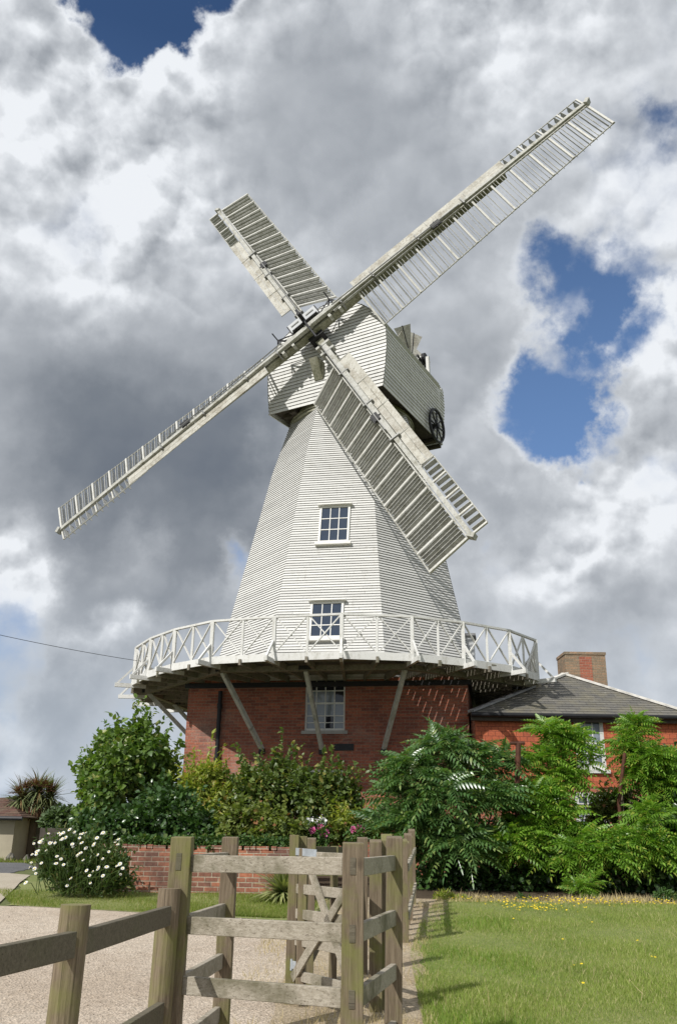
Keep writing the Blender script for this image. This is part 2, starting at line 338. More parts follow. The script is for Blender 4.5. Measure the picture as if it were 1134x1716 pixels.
# ------------------------------------------------------------------ mesh builder and object helpers
def V3(*a): return np.array(a, float)
class MB:
    def __init__(s): s.v = []; s.f = []; s.m = []; s.mats = []; s.cur = 0
    def mat(s, name):
        if name not in s.mats: s.mats.append(name)
        s.cur = s.mats.index(name); return s
    def face(s, pts):
        b = len(s.v); s.v += [tuple(p) for p in pts]; s.f.append(tuple(range(b, b + len(pts)))); s.m.append(s.cur)
    def hexa(s, p):            # 8 corners: bottom loop 0-3, top loop 4-7
        b = len(s.v); s.v += [tuple(q) for q in p]
        for f in ((0, 3, 2, 1), (4, 5, 6, 7), (0, 1, 5, 4), (1, 2, 6, 5), (2, 3, 7, 6), (3, 0, 4, 7)):
            s.f.append(tuple(b + i for i in f)); s.m.append(s.cur)
    def box(s, c, ax, ay, az): # centre and half-extent vectors
        c, ax, ay, az = [Vector(q) for q in (c, ax, ay, az)]
        s.hexa([c - ax - ay - az, c + ax - ay - az, c + ax + ay - az, c - ax + ay - az, c - ax - ay + az, c + ax - ay + az, c + ax + ay + az, c - ax + ay + az])
    def beam(s, a, b, wd, ht, upv=(0, 0, 1), taper=1.):
        a, b = Vector(a), Vector(b); d = (b - a).normalized(); sd = d.cross(Vector(upv))
        if sd.length < 1e-4: sd = d.cross(Vector((1, 0, 0)))
        sd.normalize(); u = sd.cross(d).normalized(); x = sd * wd / 2; y = u * ht / 2
        s.hexa([a - x - y, a + x - y, b + (x - y) * taper, b - (x + y) * taper, a - x + y, a + x + y, b + (x + y) * taper, b - (x - y) * taper])
    def tube(s, a, b, r, n=10, r2=None):
        a, b = Vector(a), Vector(b); r2 = r if r2 is None else r2; d = (b - a).normalized()
        x = d.orthogonal().normalized(); y = d.cross(x); k = len(s.v)
        for p, rr in ((a, r), (b, r2)):
            for i in range(n):
                t = 2 * math.pi * i / n; s.v.append(tuple(p + (x * math.cos(t) + y * math.sin(t)) * rr))
        for i in range(n):
            j = (i + 1) % n; s.f.append((k + i, k + j, k + n + j, k + n + i)); s.m.append(s.cur)
        s.f.append(tuple(k + i for i in range(n))[::-1]); s.f.append(tuple(k + n + i for i in range(n))); s.m += [s.cur] * 2
    def path(s, pts, r, n=6):
        for i in range(len(pts) - 1):
            ra = r(i / (len(pts) - 1)) if callable(r) else r; rb = r((i + 1) / (len(pts) - 1)) if callable(r) else r
            s.tube(pts[i], pts[i + 1], ra, n, rb)
    def build(s, name, parent=None, matname=None, bevel=0, smooth=False):
        me = bpy.data.meshes.new(name)
        org = Vector(parent['org']) if parent is not None and 'org' in parent else Vector((0, 0, 0))
        me.from_pydata([tuple(Vector(v) - org) for v in s.v], [], s.f)
        for mn in (s.mats or [matname]): me.materials.append(MATS[mn])
        if s.mats: me.polygons.foreach_set('material_index', s.m)
        if smooth: me.polygons.foreach_set('use_smooth', [True] * len(s.f))
        me.update()
        o = bpy.data.objects.new(name, me); col.objects.link(o)
        if parent is not None: o.parent = parent
        if parent is not None and 'org' in parent: o['org'] = parent['org']
        if bevel:
            b = o.modifiers.new('bevel', 'BEVEL'); b.width = bevel; b.segments = 2; b.limit_method = 'ANGLE'
        return o
def thing(name, loc, label, cat, group=None):
    o = bpy.data.objects.new(name, None); col.objects.link(o); o.location = loc; o['org'] = tuple(loc); o.empty_display_size = .2
    o['label'] = label; o['category'] = cat
    if group: o['group'] = group
    return o
def tag(o, label=None, cat=None, group=None, kind=None):
    for k, v in (('label', label), ('category', cat), ('group', group), ('kind', kind)):
        if v: o[k] = v
    return o
def raw(name, V, F, mats, parent=None, mi=None, smooth=False):   # numpy mesh; F is (n,3) or (n,4)
    me = bpy.data.meshes.new(name); V = np.asarray(V, np.float32)
    if parent is not None and 'org' in parent: V = V - np.array(parent['org'], np.float32)
    F = np.asarray(F, np.int32); k = F.shape[1]
    me.vertices.add(len(V)); me.vertices.foreach_set('co', V.ravel()); me.loops.add(F.size); me.loops.foreach_set('vertex_index', F.ravel())
    me.polygons.add(len(F)); me.polygons.foreach_set('loop_start', np.arange(0, F.size, k, dtype=np.int32))
    me.polygons.foreach_set('loop_total', np.full(len(F), k, np.int32))
    for m in mats: me.materials.append(MATS[m])
    if mi is not None: me.polygons.foreach_set('material_index', np.asarray(mi, np.int32))
    if smooth: me.polygons.foreach_set('use_smooth', np.ones(len(F), bool))
    me.update(calc_edges=True); me.validate()
    o = bpy.data.objects.new(name, me); col.objects.link(o)
    if parent is not None:
        o.parent = parent
        if 'org' in parent: o['org'] = parent['org']
    return o
def instances(tv, tf, P, A, B, S):
    """template verts tv (k,3) with x=side, y=along, z=normal; P positions, A along dirs, B normals, S scales"""
    A = A / np.linalg.norm(A, axis=1, keepdims=True); X = np.cross(A, B); X /= np.linalg.norm(X, axis=1, keepdims=True) + 1e-9; N = np.cross(X, A)
    S = np.asarray(S)[:, None, None]
    V = (tv[None, :, 0:1] * X[:, None] + tv[None, :, 1:2] * A[:, None] + tv[None, :, 2:3] * N[:, None]) * S + P[:, None]
    n, k = len(P), len(tv)
    F = tf[None] + (np.arange(n) * k)[:, None, None]
    return V.reshape(-1, 3), F.reshape(-1, tf.shape[1])

# ------------------------------------------------------------------ ground sheets
def sheet(name, rows, dz, matname, kind='structure'):
    """rows: list of (Y, x_left, x_right) sorted by Y"""
    jit = .05 if rows[-1][0] < 40 and name != 'concrete_apron' else 0; jr = random.Random(len(name))
    ys = sorted(set([r[0] for r in rows] + [float(y) for y in np.arange(0, 40, .25) if rows[0][0] < y < rows[-1][0] and jit] + [float(y) for y in range(1, 40) if rows[0][0] < y < rows[-1][0]] + ([17.] if rows[0][0] < 17 < rows[-1][0] else [])))
    Y = [r[0] for r in rows]; mb = MB()
    pts = [(np.interp(y, Y, [r[1] for r in rows]) + jr.uniform(-jit, jit), np.interp(y, Y, [r[2] for r in rows]) + jr.uniform(-jit, jit), y) for y in ys]
    for a, b in zip(pts, pts[1:]):
        n = 8
        for i in range(n):
            f0, f1 = i / n, (i + 1) / n
            mb.face([(a[0] + (a[1] - a[0]) * f0, a[2], G(a[2]) + dz), (a[0] + (a[1] - a[0]) * f1, a[2], G(a[2]) + dz),
                     (b[0] + (b[1] - b[0]) * f1, b[2], G(b[2]) + dz), (b[0] + (b[1] - b[0]) * f0, b[2], G(b[2]) + dz)])
    o = mb.build(name, None, matname); tag(o, kind=kind); return o
sheet('ground', [(-60, -600, 600), (0, -600, 600), (17, -600, 600), (60, -600, 600), (1500, -1500, 1500)], 0, 'field')
sheet('gravel_drive', [(-10, -14, .75), (6, -10, .62), (10, -8, .80), (12.7, -6.5, 1.15), (13.1, -5.0, -.2), (13.6, -4.7, -2.2)], .008, 'gravel')
sheet('dirt_path', [(5.2, -.3, .62), (8, -.45, .72), (11, -.2, 1.05), (14.5, .1, 1.75), (18, .5, 1.95), (21, .6, 1.9)], .014, 'dry_dirt')
sheet('lawn', [(-10, .8, 30), (7, .66, 30), (10, .85, 30), (12.8, 1.25, 30), (15.4, 1.75, 30)], .010, 'lawn_soil')
sheet('grass_verge', [(12.5, -.75, -.3), (13.1, -2.6, -.25), (13.7, -4.6, -.2), (15.7, -5.2, .0), (15.8, -5.2, -4.2), (19.9, -6.3, -5.4)], .012, 'lawn_soil')
sheet('garden_bed', [(15.4, 1.75, 20), (15.9, -4.7, 20), (21.8, -6.0, 20)], .016, 'bed_soil')
sheet('concrete_apron', [(13.7, -9, -4.75), (16, -12, -5.3), (19.9, -16, -6.3), (20.6, -18, -7.0)], .020, 'concrete')
sheet('road', [(20.6, -40, -7.0), (24.4, -40, -7.6), (27.5, -40, -8.9)], .010, 'asphalt')
sheet('far_verge', [(27.5, -40, -8.5), (33, -40, -8.5)], .014, 'lawn_soil')

# ================================================================== WINDMILL
CX, CY = .41, 27.0
C0 = Vector((CX, CY, 0))
TH = R(-10.4)
mill = thing('windmill', (CX, CY, G(24)), 'tall white weatherboarded smock mill with four sails standing on a red brick base', 'windmill')
def rad(z):                                   # circumradius of the smock
    return 3.64 - .2227 * (z - 7.87) if z < 12.5 else 2.609 - .29 * (z - 12.5)
def pc(ang, r, z): return Vector((CX + r * math.cos(ang), CY + r * math.sin(ang), z))
COR = [TH + R(-112.5 + 45 * i) for i in range(9)]     # corners; face i lies between corner i and i+1; face 0 is the front
FN = [TH + R(-90 + 45 * i) for i in range(8)]
NF = Vector((math.cos(FN[0]), math.sin(FN[0]), 0)); RF = Vector((-NF.y, NF.x, 0)); ZU = Vector((0, 0, 1))
# brick base: square, two storeys
BS = 3.9; BH = 3.70; BZ1 = 5.17; BZ0 = .35
def wallpt(x, z, out=0.): return C0 + RF * x + NF * (BS + out) + ZU * z
def cut_wall(mb, P, x0, x1, z0, z1, holes, depth):
    """planar wall with real openings; P(x,z,out)"""
    xs = sorted({x0, x1, *[h[0] for h in holes], *[h[1] for h in holes]}); zs = sorted({z0, z1, *[h[2] for h in holes], *[h[3] for h in holes]})
    for a, b in zip(xs, xs[1:]):
        for c, d in zip(zs, zs[1:]):
            if any(a >= h[0] - 1e-6 and b <= h[1] + 1e-6 and c >= h[2] - 1e-6 and d <= h[3] + 1e-6 for h in holes): continue
            mb.face([P(a, c, 0), P(b, c, 0), P(b, d, 0), P(a, d, 0)])
    for a, b, c, d in holes:
        for (p, q) in (((a, c), (b, c)), ((b, c), (b, d)), ((b, d), (a, d)), ((a, d), (a, c))):
            mb.face([P(p[0], p[1], 0), P(p[0], p[1], -depth), P(q[0], q[1], -depth), P(q[0], q[1], 0)])
win_up = (-.52, .56, 3.68, 4.92); win_lo = (-.55, .52, 1.45, 2.92)
def pxw(px, py):
    h = hit(px, py, C0 + NF * BS, NF) - C0; return h.dot(RF), h.z
a = pxw(512, 1137); b = pxw(577.5, 1224); win_up = (a[0], b[0], b[1], a[1])
a = pxw(507, 1289); b = pxw(573, 1389); win_lo = (a[0], b[0], b[1], a[1])
mb = MB(); mb.mat('mill_brick')
cut_wall(mb, wallpt, -BH, BH, BZ0, BZ1, [win_up, win_lo], .10)
def bp(x, y, z): return C0 + RF * x + NF * y + ZU * z
mb.face([bp(-BH, -BS, BZ0), bp(-BH, BS, BZ0), bp(-BH, BS, BZ1), bp(-BH, -BS, BZ1)])
mb.face([bp(BH, BS, BZ0), bp(BH, -BS, BZ0), bp(BH, -BS, BZ1), bp(BH, BS, BZ1)])
mb.face([bp(BH, -BS, BZ0), bp(-BH, -BS, BZ0), bp(-BH, -BS, BZ1), bp(BH, -BS, BZ1)])
mb.face([bp(-BH, -BS, BZ1), bp(-BH, BS, BZ1), bp(BH, BS, BZ1), bp(BH, -BS, BZ1)])
base = mb.build('brick_base', mill)
mb = MB(); mb.mat('black_iron')                                  # black wall plate under the stage
for s_, l_ in ((NF, RF), (-NF, RF)):
    mb.box(C0 + s_ * (BS + .03) + ZU * (BZ1 + .03), l_ * (BH + .08), s_ * .05, ZU * .06)
for s_ in (-1, 1): mb.box(C0 + RF * s_ * (BH + .03) + ZU * (BZ1 + .03), RF * .05, NF * (BS - .03), ZU * .06)
mb.build('wall_plate', mill)
def window(parent, P, x0, x1, z0, z1, nx, rows, depth=.05, fr=.06, bar=.022, frame='window_paint', gl='window_glass', sill=None, hood=None, meet=None, name='window'):
    """P(x,z,out); rows are fractions of the glazing bars; a real frame with bars and a pane behind"""
    m = MB(); m.mat(frame)
    def bx(a, b, c, d, o0, o1, q=m):
        q.hexa([P(a, c, o0), P(b, c, o0), P(b, c, o1), P(a, c, o1), P(a, d, o0), P(b, d, o0), P(b, d, o1), P(a, d, o1)])
    bx(x0, x0 + fr, z0, z1, -.05, depth); bx(x1 - fr, x1, z0, z1, -.05, depth)
    bx(x0 + fr, x1 - fr, z0, z0 + fr * 1.15, -.05, depth - .004); bx(x0 + fr, x1 - fr, z1 - fr, z1, -.05, depth - .004)
    gx0, gx1, gz0, gz1 = x0 + fr, x1 - fr, z0 + fr * 1.15, z1 - fr
    for i in range(1, nx):
        x = gx0 + (gx1 - gx0) * i / nx; bx(x - bar / 2, x + bar / 2, gz0, gz1, depth - .035, depth - .012)
    for f in rows:
        z = gz0 + (gz1 - gz0) * f; bb = bar * (2 if meet is not None and abs(f - meet) < .01 else 1)
        bx(gx0, gx1, z - bb / 2, z + bb / 2, depth - .037, depth - .009)
    o = m.build(name, parent)
    g = MB()
    zs = [0] + sorted(rows) + [1]
    for i in range(nx):
        for row, (c, d) in enumerate(zip(zs, zs[1:])):
            g.mat(gl(i, row) if callable(gl) else gl); xa = gx0 + (gx1 - gx0) * i / nx; xb = gx0 + (gx1 - gx0) * (i + 1) / nx; za = gz0 + (gz1 - gz0) * c; zb = gz0 + (gz1 - gz0) * d
            j = random.uniform(-.0015, .0015)
            g.face([P(xa, za, depth - .024 + j), P(xb, za, depth - .024 - j), P(xb, zb, depth - .024), P(xa, zb, depth - .024 + j)])
    pn = g.build('pane', o)
    if sill:
        m = MB(); m.mat(sill); bx(x0 - .07, x1 + .07, z0 - .085, z0 - .002, -.05, depth + .07, m); m.build('sill', o)
    if hood:
        m = MB(); m.mat(frame); bx(x0 - .06, x1 + .06, z1 + .002, z1 + .05, -.03, depth + .10, m); m.build('hood', o)
    return o
PW = lambda x, z, o: wallpt(x, z, o - .10)
wu = window(mill, PW, *win_up, 4, [.12, .26, .52, .78], .05, .05, .024, 'window_paint', lambda i, r: 'old_glass' if r == 4 or (i == 3 and r == 3) or (i == 2 and r in (0, 1)) else 'blind_glass', 'sill_stone', meet=.52)
m = MB(); m.mat('curtain')                       # pale blinds hanging inside behind the panes
wl = window(mill, PW, *win_lo, 4, [.25, .5, .75], .05, .06, .022, 'window_paint', 'old_glass', 'sill_stone', meet=.5)
a = pxw(560.5, 1246.5); b = pxw(592.5, 1257.5)
m = MB(); m.mat('black_iron'); m.box(wallpt((a[0] + b[0]) / 2, (a[1] + b[1]) / 2, .01), RF * (b[0] - a[0]) / 2, NF * .02, ZU * (a[1] - b[1]) / 2)
m.build('air_vent', base)
a = pxw(372, 1150)
m = MB(); m.mat('black_iron'); m.tube(wallpt(a[0], .6, .09), wallpt(a[0], BZ1 - .12, .09), .055, 12)
for z in (1.6, 3.25, 4.6): m.tube(wallpt(a[0], z, .09), wallpt(a[0], z + .12, .09), .072, 12)
m.build('drainpipe', base)

# smock: individually lapped weatherboards, eight battered faces
mb = MB(); mb.mat('white_board'); step = .0785; z = 5.32; k = 0
while z < 14.35:
    z1 = z + step
    for i in range(8):
        a0, a1 = COR[i], COR[i + 1]; dz = random.uniform(-.003, .003)
        A0, A1 = pc(a0, rad(z) + .034, z + dz), pc(a1, rad(z) + .034, z + dz); B0, B1 = pc(a0, rad(z1) + .004, z1 + .004), pc(a1, rad(z1) + .004, z1 + .004)
        U0, U1 = pc(a0, rad(z) + .001, z + dz), pc(a1, rad(z) + .001, z + dz)
        cuts = [0] + sorted(random.uniform(.15, .85) for _ in range(random.choice((0, 1, 1)))) + [1]
        for f0, f1 in zip(cuts, cuts[1:]):
            if f0 > 0: f0 += .0015
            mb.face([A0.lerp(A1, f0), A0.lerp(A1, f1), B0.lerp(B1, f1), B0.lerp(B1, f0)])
            mb.mat('lap_shade'); mb.face([U0.lerp(U1, f0), U0.lerp(U1, f1), A0.lerp(A1, f1), A0.lerp(A1, f0)]); mb.mat('white_board')  # underside of each lap gets the painted-in shadow tone
    z = z1; k += 1
smock = mb.build('smock', mill)
mb = MB(); mb.mat('dark_timber'); n = 8                     # sheathing behind the boards, closes gaps
for z0, z1 in ((5.32, 8), (8, 12.5), (12.5, 14.4)):
    for i in range(8): mb.face([pc(COR[i], rad(z0) - .02, z0), pc(COR[i + 1], rad(z0) - .02, z0), pc(COR[i + 1], rad(z1) - .02, z1), pc(COR[i], rad(z1) - .02, z1)])
mb.build('sheathing', smock)
mb = MB(); mb.mat('white_paint')                            # skirting board at the foot
for i in range(8): mb.beam(pc(COR[i], rad(5.4) + .035, 5.47), pc(COR[i + 1], rad(5.4) + .035, 5.47), .03, .14)
mb.build('skirting', smock)
c8 = math.cos(R(22.5))
def front_frame(px0, py0, px1, py1, face=0):
    """local frame on the battered face hit by the two pixel corners"""
    fnv = Vector((math.cos(FN[face]), math.sin(FN[face]), 0)); zref = 8.0
    slope = .2227 * c8
    nrm = (fnv + ZU * slope).normalized(); p0 = C0 + fnv * rad(zref) * c8 + ZU * zref
    upv = (ZU - fnv * slope).normalized(); rv = Vector((-fnv.y, fnv.x, 0))
    a = hit(px0, py0, p0 + nrm * .05, nrm); b = hit(px1, py1, p0 + nrm * .05, nrm)
    o = (a + b) / 2 - nrm * .05; hx = abs((b - a).dot(rv)) / 2; hz = abs((b - a).dot(upv)) / 2
    return (lambda x, z, out: o + rv * x + upv * z + nrm * out), hx, hz
for q in ((536.5, 849, 584, 908), (521, 1009, 573, 1069)):
    P, hx, hz = front_frame(*q)
    window(mill, P, -hx, hx, -hz, hz, 3, [.333, .667], .065, .062, .026, 'window_paint', 'window_glass', 'window_paint', 'window_paint')
# grey boarded door porch on the right-hand face of the smock, standing on the stage
m = MB(); m.mat('grey_paint'); pc0 = C0 + Vector((3.30, -1.35, 0))
m.box(pc0 + ZU * 6.15, RF * .22 + RF * .12, NF * .55, ZU * .82); m.mat('lead_grey'); m.box(pc0 + ZU * 7.0, RF * .40, NF * .61, ZU * .035)
m.build('door_porch', mill)

# ------------------------------------------------------------------ stage (gallery)
ZD = 5.47; ZR = 6.42
ang_v = [-160, -147, -134.5, -121.5, -107, -92.5, -78, -66, -52.6, -39.5]
PV = []
for d, r in zip(ang_v, [6.45, 6.43, 6.5, 6.62, 6.50, 6.62, 6.62, 6.52, 6.47, 6.28]): PV.append((d, r))
PV += [(-26, 5.70), (-12, 5.38), (1, 5.30), (14, 5.5), (27, 5.9), (41, 6.3)] + [(d, 6.45) for d in (55, 69, 83, 97, 111, 125, 139, 153, 167, 181, 188)]
PV = PV[:-1]
def vp(i, z, f=1.): d, r = PV[i % len(PV)]; return pc(R(d), r * f, z)
NV = len(PV)
stage = MB(); stage.mat('deck_wood')
def clip_out(p, d):   # largest t such that p + t d stays inside the outer polygon
    best = 9.
    for i in range(NV):
        a, b = vp(i, 0), vp(i + 1, 0); e = b - a; den = d.x * e.y - d.y * e.x
        if abs(den) < 1e-9: continue
        t = ((a.x - p.x) * e.y - (a.y - p.y) * e.x) / den; u = ((a.x - p.x) * d.y - (a.y - p.y) * d.x) / den
        if t > 0 and -.001 <= u <= 1.001: best = min(best, t)
    return best
for k in range(8):
    nv = Vector((math.cos(FN[k]), math.sin(FN[k]), 0)); tv = Vector((-nv.y, nv.x, 0)); a_ = 3.55
    while a_ < 6.7:
        wv = .100 if k != 1 else .105; ctr = C0 + nv * (a_ + wv / 2); ctr.z = ZD
        m1 = ctr.copy(); m1.z = 0
        if clip_out(C0.copy(), nv) > a_ + wv or True:
            hl = (a_ + wv) * math.tan(R(22.5)); 
            cc = Vector((CX, CY, 0))
            # inside test for centre and trimming of both ends
            if clip_out(cc, nv) <= a_ + wv * .6:
                # centre lies outside: find the inner piece near the sector corners only
                a_ += .118; continue
            tp = min(hl, clip_out(m1, tv) - .03); tn = min(hl, clip_out(m1, -tv) - .03)
            stage.box(ctr + tv * (tp - tn) / 2, tv * (tp + tn) / 2, nv * wv / 2, ZU * .018)
        a_ += (.118 if k != 1 else .128) + random.uniform(-.002, .003)
st = stage.build('stage', mill)
mb = MB(); mb.mat('white_paint')            # white fascia boards
for i in range(NV):
    mb.beam(vp(i, ZD - .03, 1.004), vp(i + 1, ZD - .03, 1.004), .04, .18)
mb.build('fascia', st)
mb = MB(); mb.mat('white_paint')
for i in range(NV): mb.beam(vp(i, ZR), vp(i + 1, ZR), .075, .05)
mb.build('handrail', st)
def post_mb(p0, p1, wd): m = MB(); m.mat('white_paint'); m.beam(p0, p1, wd, wd, NF); return m
for i in range(NV):
    a, b = vp(i, 0), vp(i + 1, 0); mid = (a + b) / 2
    post_mb(a + ZU * (ZD - .10), a + ZU * ZR, .085).build('railing_post', st)
    post_mb(mid + ZU * (ZD - .06), mid + ZU * ZR, .055).build('railing_baluster', st)
    for p, q in ((a, mid), (mid, b)):
        d = (q - p).normalized(); off = Vector((d.y, -d.x, 0)) * .018; m = MB(); m.mat('white_paint')
        e0, e1 = p + d * .06, q - d * .04
        m.beam(e0 + ZU * (ZD + .10) + off, e1 + ZU * (ZR - .04) + off, .028, .042, off); m.beam(e0 + ZU * (ZR - .04) - off, e1 + ZU * (ZD + .10) - off, .028, .042, off)
        m.build('cross_brace', st)
    # joist carried outwards with a raking prop to the post
    m = MB(); m.mat('deck_wood'); dirv_ = (a - C0).normalized(); L = (a - C0).length
    m.beam(C0 + dirv_ * 3.7 + ZU * (ZD - .115), C0 + dirv_ * (L - .02) + ZU * (ZD - .115), .075, .15); m.build('joist', st)
    if abs(PV[i][0]) > 30 or i < 10:
        m = MB(); m.mat('white_paint'); ex = .50
        m.beam(C0 + dirv_ * (L - .35) + ZU * (ZD - .13), C0 + dirv_ * (L + ex) + ZU * (ZD - .13), .08, .11)
        m.beam(C0 + dirv_ * (L + ex - .06) + ZU * (ZD - .08), C0 + dirv_ * (L + .04) + ZU * (ZD + .36), .05, .05)
        m.build('outrigger', st)
# mid joists with short stub ends
for i in range(NV):
    mid = (vp(i, 0) + vp(i + 1, 0)) / 2; dv = (mid - C0).normalized(); L = (mid - C0).length
    m = MB(); m.mat('deck_wood'); m.beam(C0 + dv * 3.8 + ZU * (ZD - .115), C0 + dv * (L + .09) + ZU * (ZD - .115), .065, .14); m.build('joist', st)
ZB = 5.33                                    # octagonal ring beam carried by the struts
mb = MB(); mb.mat('deck_wood')
for r_ in (6.0,):
    for i in range(8): mb.beam(pc(COR[i], r_, ZB), pc(COR[i + 1], r_, ZB), .15, .13)
mb.build('ring_beam', st)
def wall_clamp(p, z):
    v = p - C0; x, y = v.dot(RF), v.dot(NF); return x, y
targets = [(0, pxw(440, 1255)), (1, pxw(645, 1255))]
S_ = []
S_.append((pc(COR[0], 5.95, ZB - .05), wallpt(pxw(440, 1256)[0], 3.1 + .0, .05), 440, 1256))
S_.append((pc(FN[0] - R(1.5), 5.55, ZB - .05), None, 540, 1257))
S_.append((pc(COR[1], 5.95, ZB - .05), None, 643, 1256))
ends = []
for top, _, px, py in S_:
    x, z = pxw(px, py); ends.append((top, wallpt(x, z, .04)))
zf = ends[0][1].z
for ang, x, y in ((COR[7], -BH, 1.7), (FN[6], -BH, .0), (COR[6], -BH, -1.6), (COR[5], -1.6, -BS), (FN[4], 0, -BS), (COR[4], 1.6, -BS), (COR[2], BH, 1.6), (COR[3], BH, -1.6)):
    r_ = 5.95 if ang in COR else 5.55
    ends.append((pc(ang, min(r_, 5.4 if ang in (COR[2], COR[3]) else 9), ZB - .05), bp(x + math.copysign(.04, x) * (abs(x) == BH), y + math.copysign(.04, y) * (abs(y) == BS), zf)))
for top, bot in ends:
    m = MB(); m.mat('strut_wood'); m.beam(bot, top, .095, .11); o = m.build('strut', mill)
    m = MB(); m.mat('black_iron'); m.box(top + ZU * .06, RF * .16, NF * .10, ZU * .05); m.build('iron_cap', o); m = MB(); m.mat('black_iron'); m.box(bot - ZU * .05, RF * .07, NF * .07, ZU * .06); m.build('iron_shoe', o)
mb = MB(); mb.mat('black_iron'); p = atY(352, 1087, 21.75); mb.box(p, RF * .08, NF * .06, ZU * .055); mb.beam(p - ZU * .05, p - ZU * .12, .05, .04); mb.build('floodlight', mill)

# ------------------------------------------------------------------ cap
PSI, TILT = .535, .223
NH = Vector((-math.sin(PSI), -math.cos(PSI), 0)); RH = Vector((math.cos(PSI), -math.sin(PSI), 0))
def cpt(s, w_, z): return C0 + NH * s + RH * (w_ + .20) + ZU * z
ZC = 14.47; SF, SR = 2.12, -2.72
PROF = [(14.47, 2.10), (15.2, 2.18), (15.9, 2.23), (16.5, 2.20), (16.9, 2.02), (17.3, 1.72), (17.7, 1.27), (18.0, .75), (18.16, .25), (18.2, 0.)]
pz = [p[0] for p in PROF]; pw = [p[1] for p in PROF]
hw = lambda z: float(np.interp(z, pz, pw))
def front_s(z): return SF - max(0, z - 16.4) * .10
def rear_k(z): return .90
mb = MB(); mb.mat('cap_board'); stp = .125; z = ZC
while z < 18.1:
    z1 = min(z + stp, 18.2); dz = random.uniform(-.004, .004)
    w0, w1 = hw(z), hw(z1)
    for s0, s1, o_ in ((front_s(z), front_s(z1), 1), (SR, SR, -1)):
        k = 1 if o_ > 0 else rear_k(z); cuts = [-1, random.uniform(-.5, .5), 1]
        for f0, f1 in zip(cuts, cuts[1:]):
            A = [cpt(s0 + o_ * .032, w0 * k * f0, z + dz), cpt(s0 + o_ * .032, w0 * k * f1, z + dz), cpt(s1 + o_ * .006, w1 * k * f1, z1), cpt(s1 + o_ * .006, w1 * k * f0, z1)]
            mb.face(A if o_ > 0 else A[::-1]); mb.mat('lap_shade'); mb.face([cpt(s0, w0 * k * f0, z + dz), cpt(s0, w0 * k * f1, z + dz), A[1], A[0]]); mb.mat('cap_board')  # cap laps carry the same painted shade on their undersides
    z = z1
# side boards follow the curved section
for sd in (-1, 1):
    arc = []; 
    for (za, wa), (zb, wb) in zip(PROF, PROF[1:]):
        n = max(1, int(round(math.hypot(zb - za, wb - wa) / .118)))
        for i in range(n): arc.append((za + (zb - za) * i / n, wa + (wb - wa) * i / n))
    arc.append(PROF[-1])
    for (za, wa), (zb, wb) in zip(arc, arc[1:]):
        t = Vector((wb - wa, zb - za)).normalized(); nn = Vector((t.y, -t.x)); o1 = .032; o2 = .006
        for f0, f1 in ((0, .47), (.47, 1)):
            def sp_(f, ww, zz, o_):
                s = front_s(zz) + .03 + (SR - .03 - front_s(zz) - .03) * f; k = 1 + (rear_k(zz) - 1) * f
                return cpt(s, sd * (ww * k + nn.x * o_), zz + nn.y * o_)
            q = [sp_(f0, wa, za, o1), sp_(f1, wa, za, o1), sp_(f1, wb, zb, o2), sp_(f0, wb, zb, o2)]
            mb.face(q if sd > 0 else q[::-1]); mb.face([sp_(f0, wa, za, 0), sp_(f1, wa, za, 0), q[1], q[0]])
cap = mb.build('cap', mill)
mb = MB(); mb.mat('dark_timber')
mb.hexa([cpt(SF - .05, -2.05, ZC + .12), cpt(SF - .05, 2.05, ZC + .12), cpt(SR + .05, 1.85, ZC + .12), cpt(SR + .05, -1.85, ZC + .12), cpt(SF - .05, -2.05, ZC + .2), cpt(SF - .05, 2.05, ZC + .2), cpt(SR + .05, 1.85, ZC + .2), cpt(SR + .05, -1.85, ZC + .2)])
for w_ in (-1.3, 0, 1.3): mb.beam(cpt(SF - .1, w_, ZC + .03), cpt(SR + .1, w_ * .9, ZC + .03), .22, .16)
for s in (1.7, -2.3, -2.8): mb.beam(cpt(s, -1.8, ZC + .02), cpt(s, 1.8, ZC + .02), .14, .12)
mb.build('cap_floor', cap)
mb = MB(); mb.mat('stock_wood')                   # curb rings under the cap
for r_, z0, z1 in ((2.06, 14.30, 14.36), (2.10, 14.39, 14.43), (2.02, 14.43, 14.58)):
    for i in range(32):
        a0, a1 = i * math.pi / 16, (i + 1) * math.pi / 16
        mb.face([pc(a0, r_, z0), pc(a1, r_, z0), pc(a1, r_, z1), pc(a0, r_, z1)]); mb.face([pc(a0, r_ - .2, z0), pc(a1, r_ - .2, z0), pc(a1, r_, z0), pc(a0, r_, z0)])
mb.build('curb', mill)
p = hit(697, 735, C0 + Vector((2.0, -.3, 0)), Vector((0, -1, 0)))     # little white box on the drum
m = MB(); m.mat('grey_paint'); m.box(Vector((2.15, 26.1, 13.62)), RF * .14, NF * .2, ZU * .30); m.build('drum_box', mill)

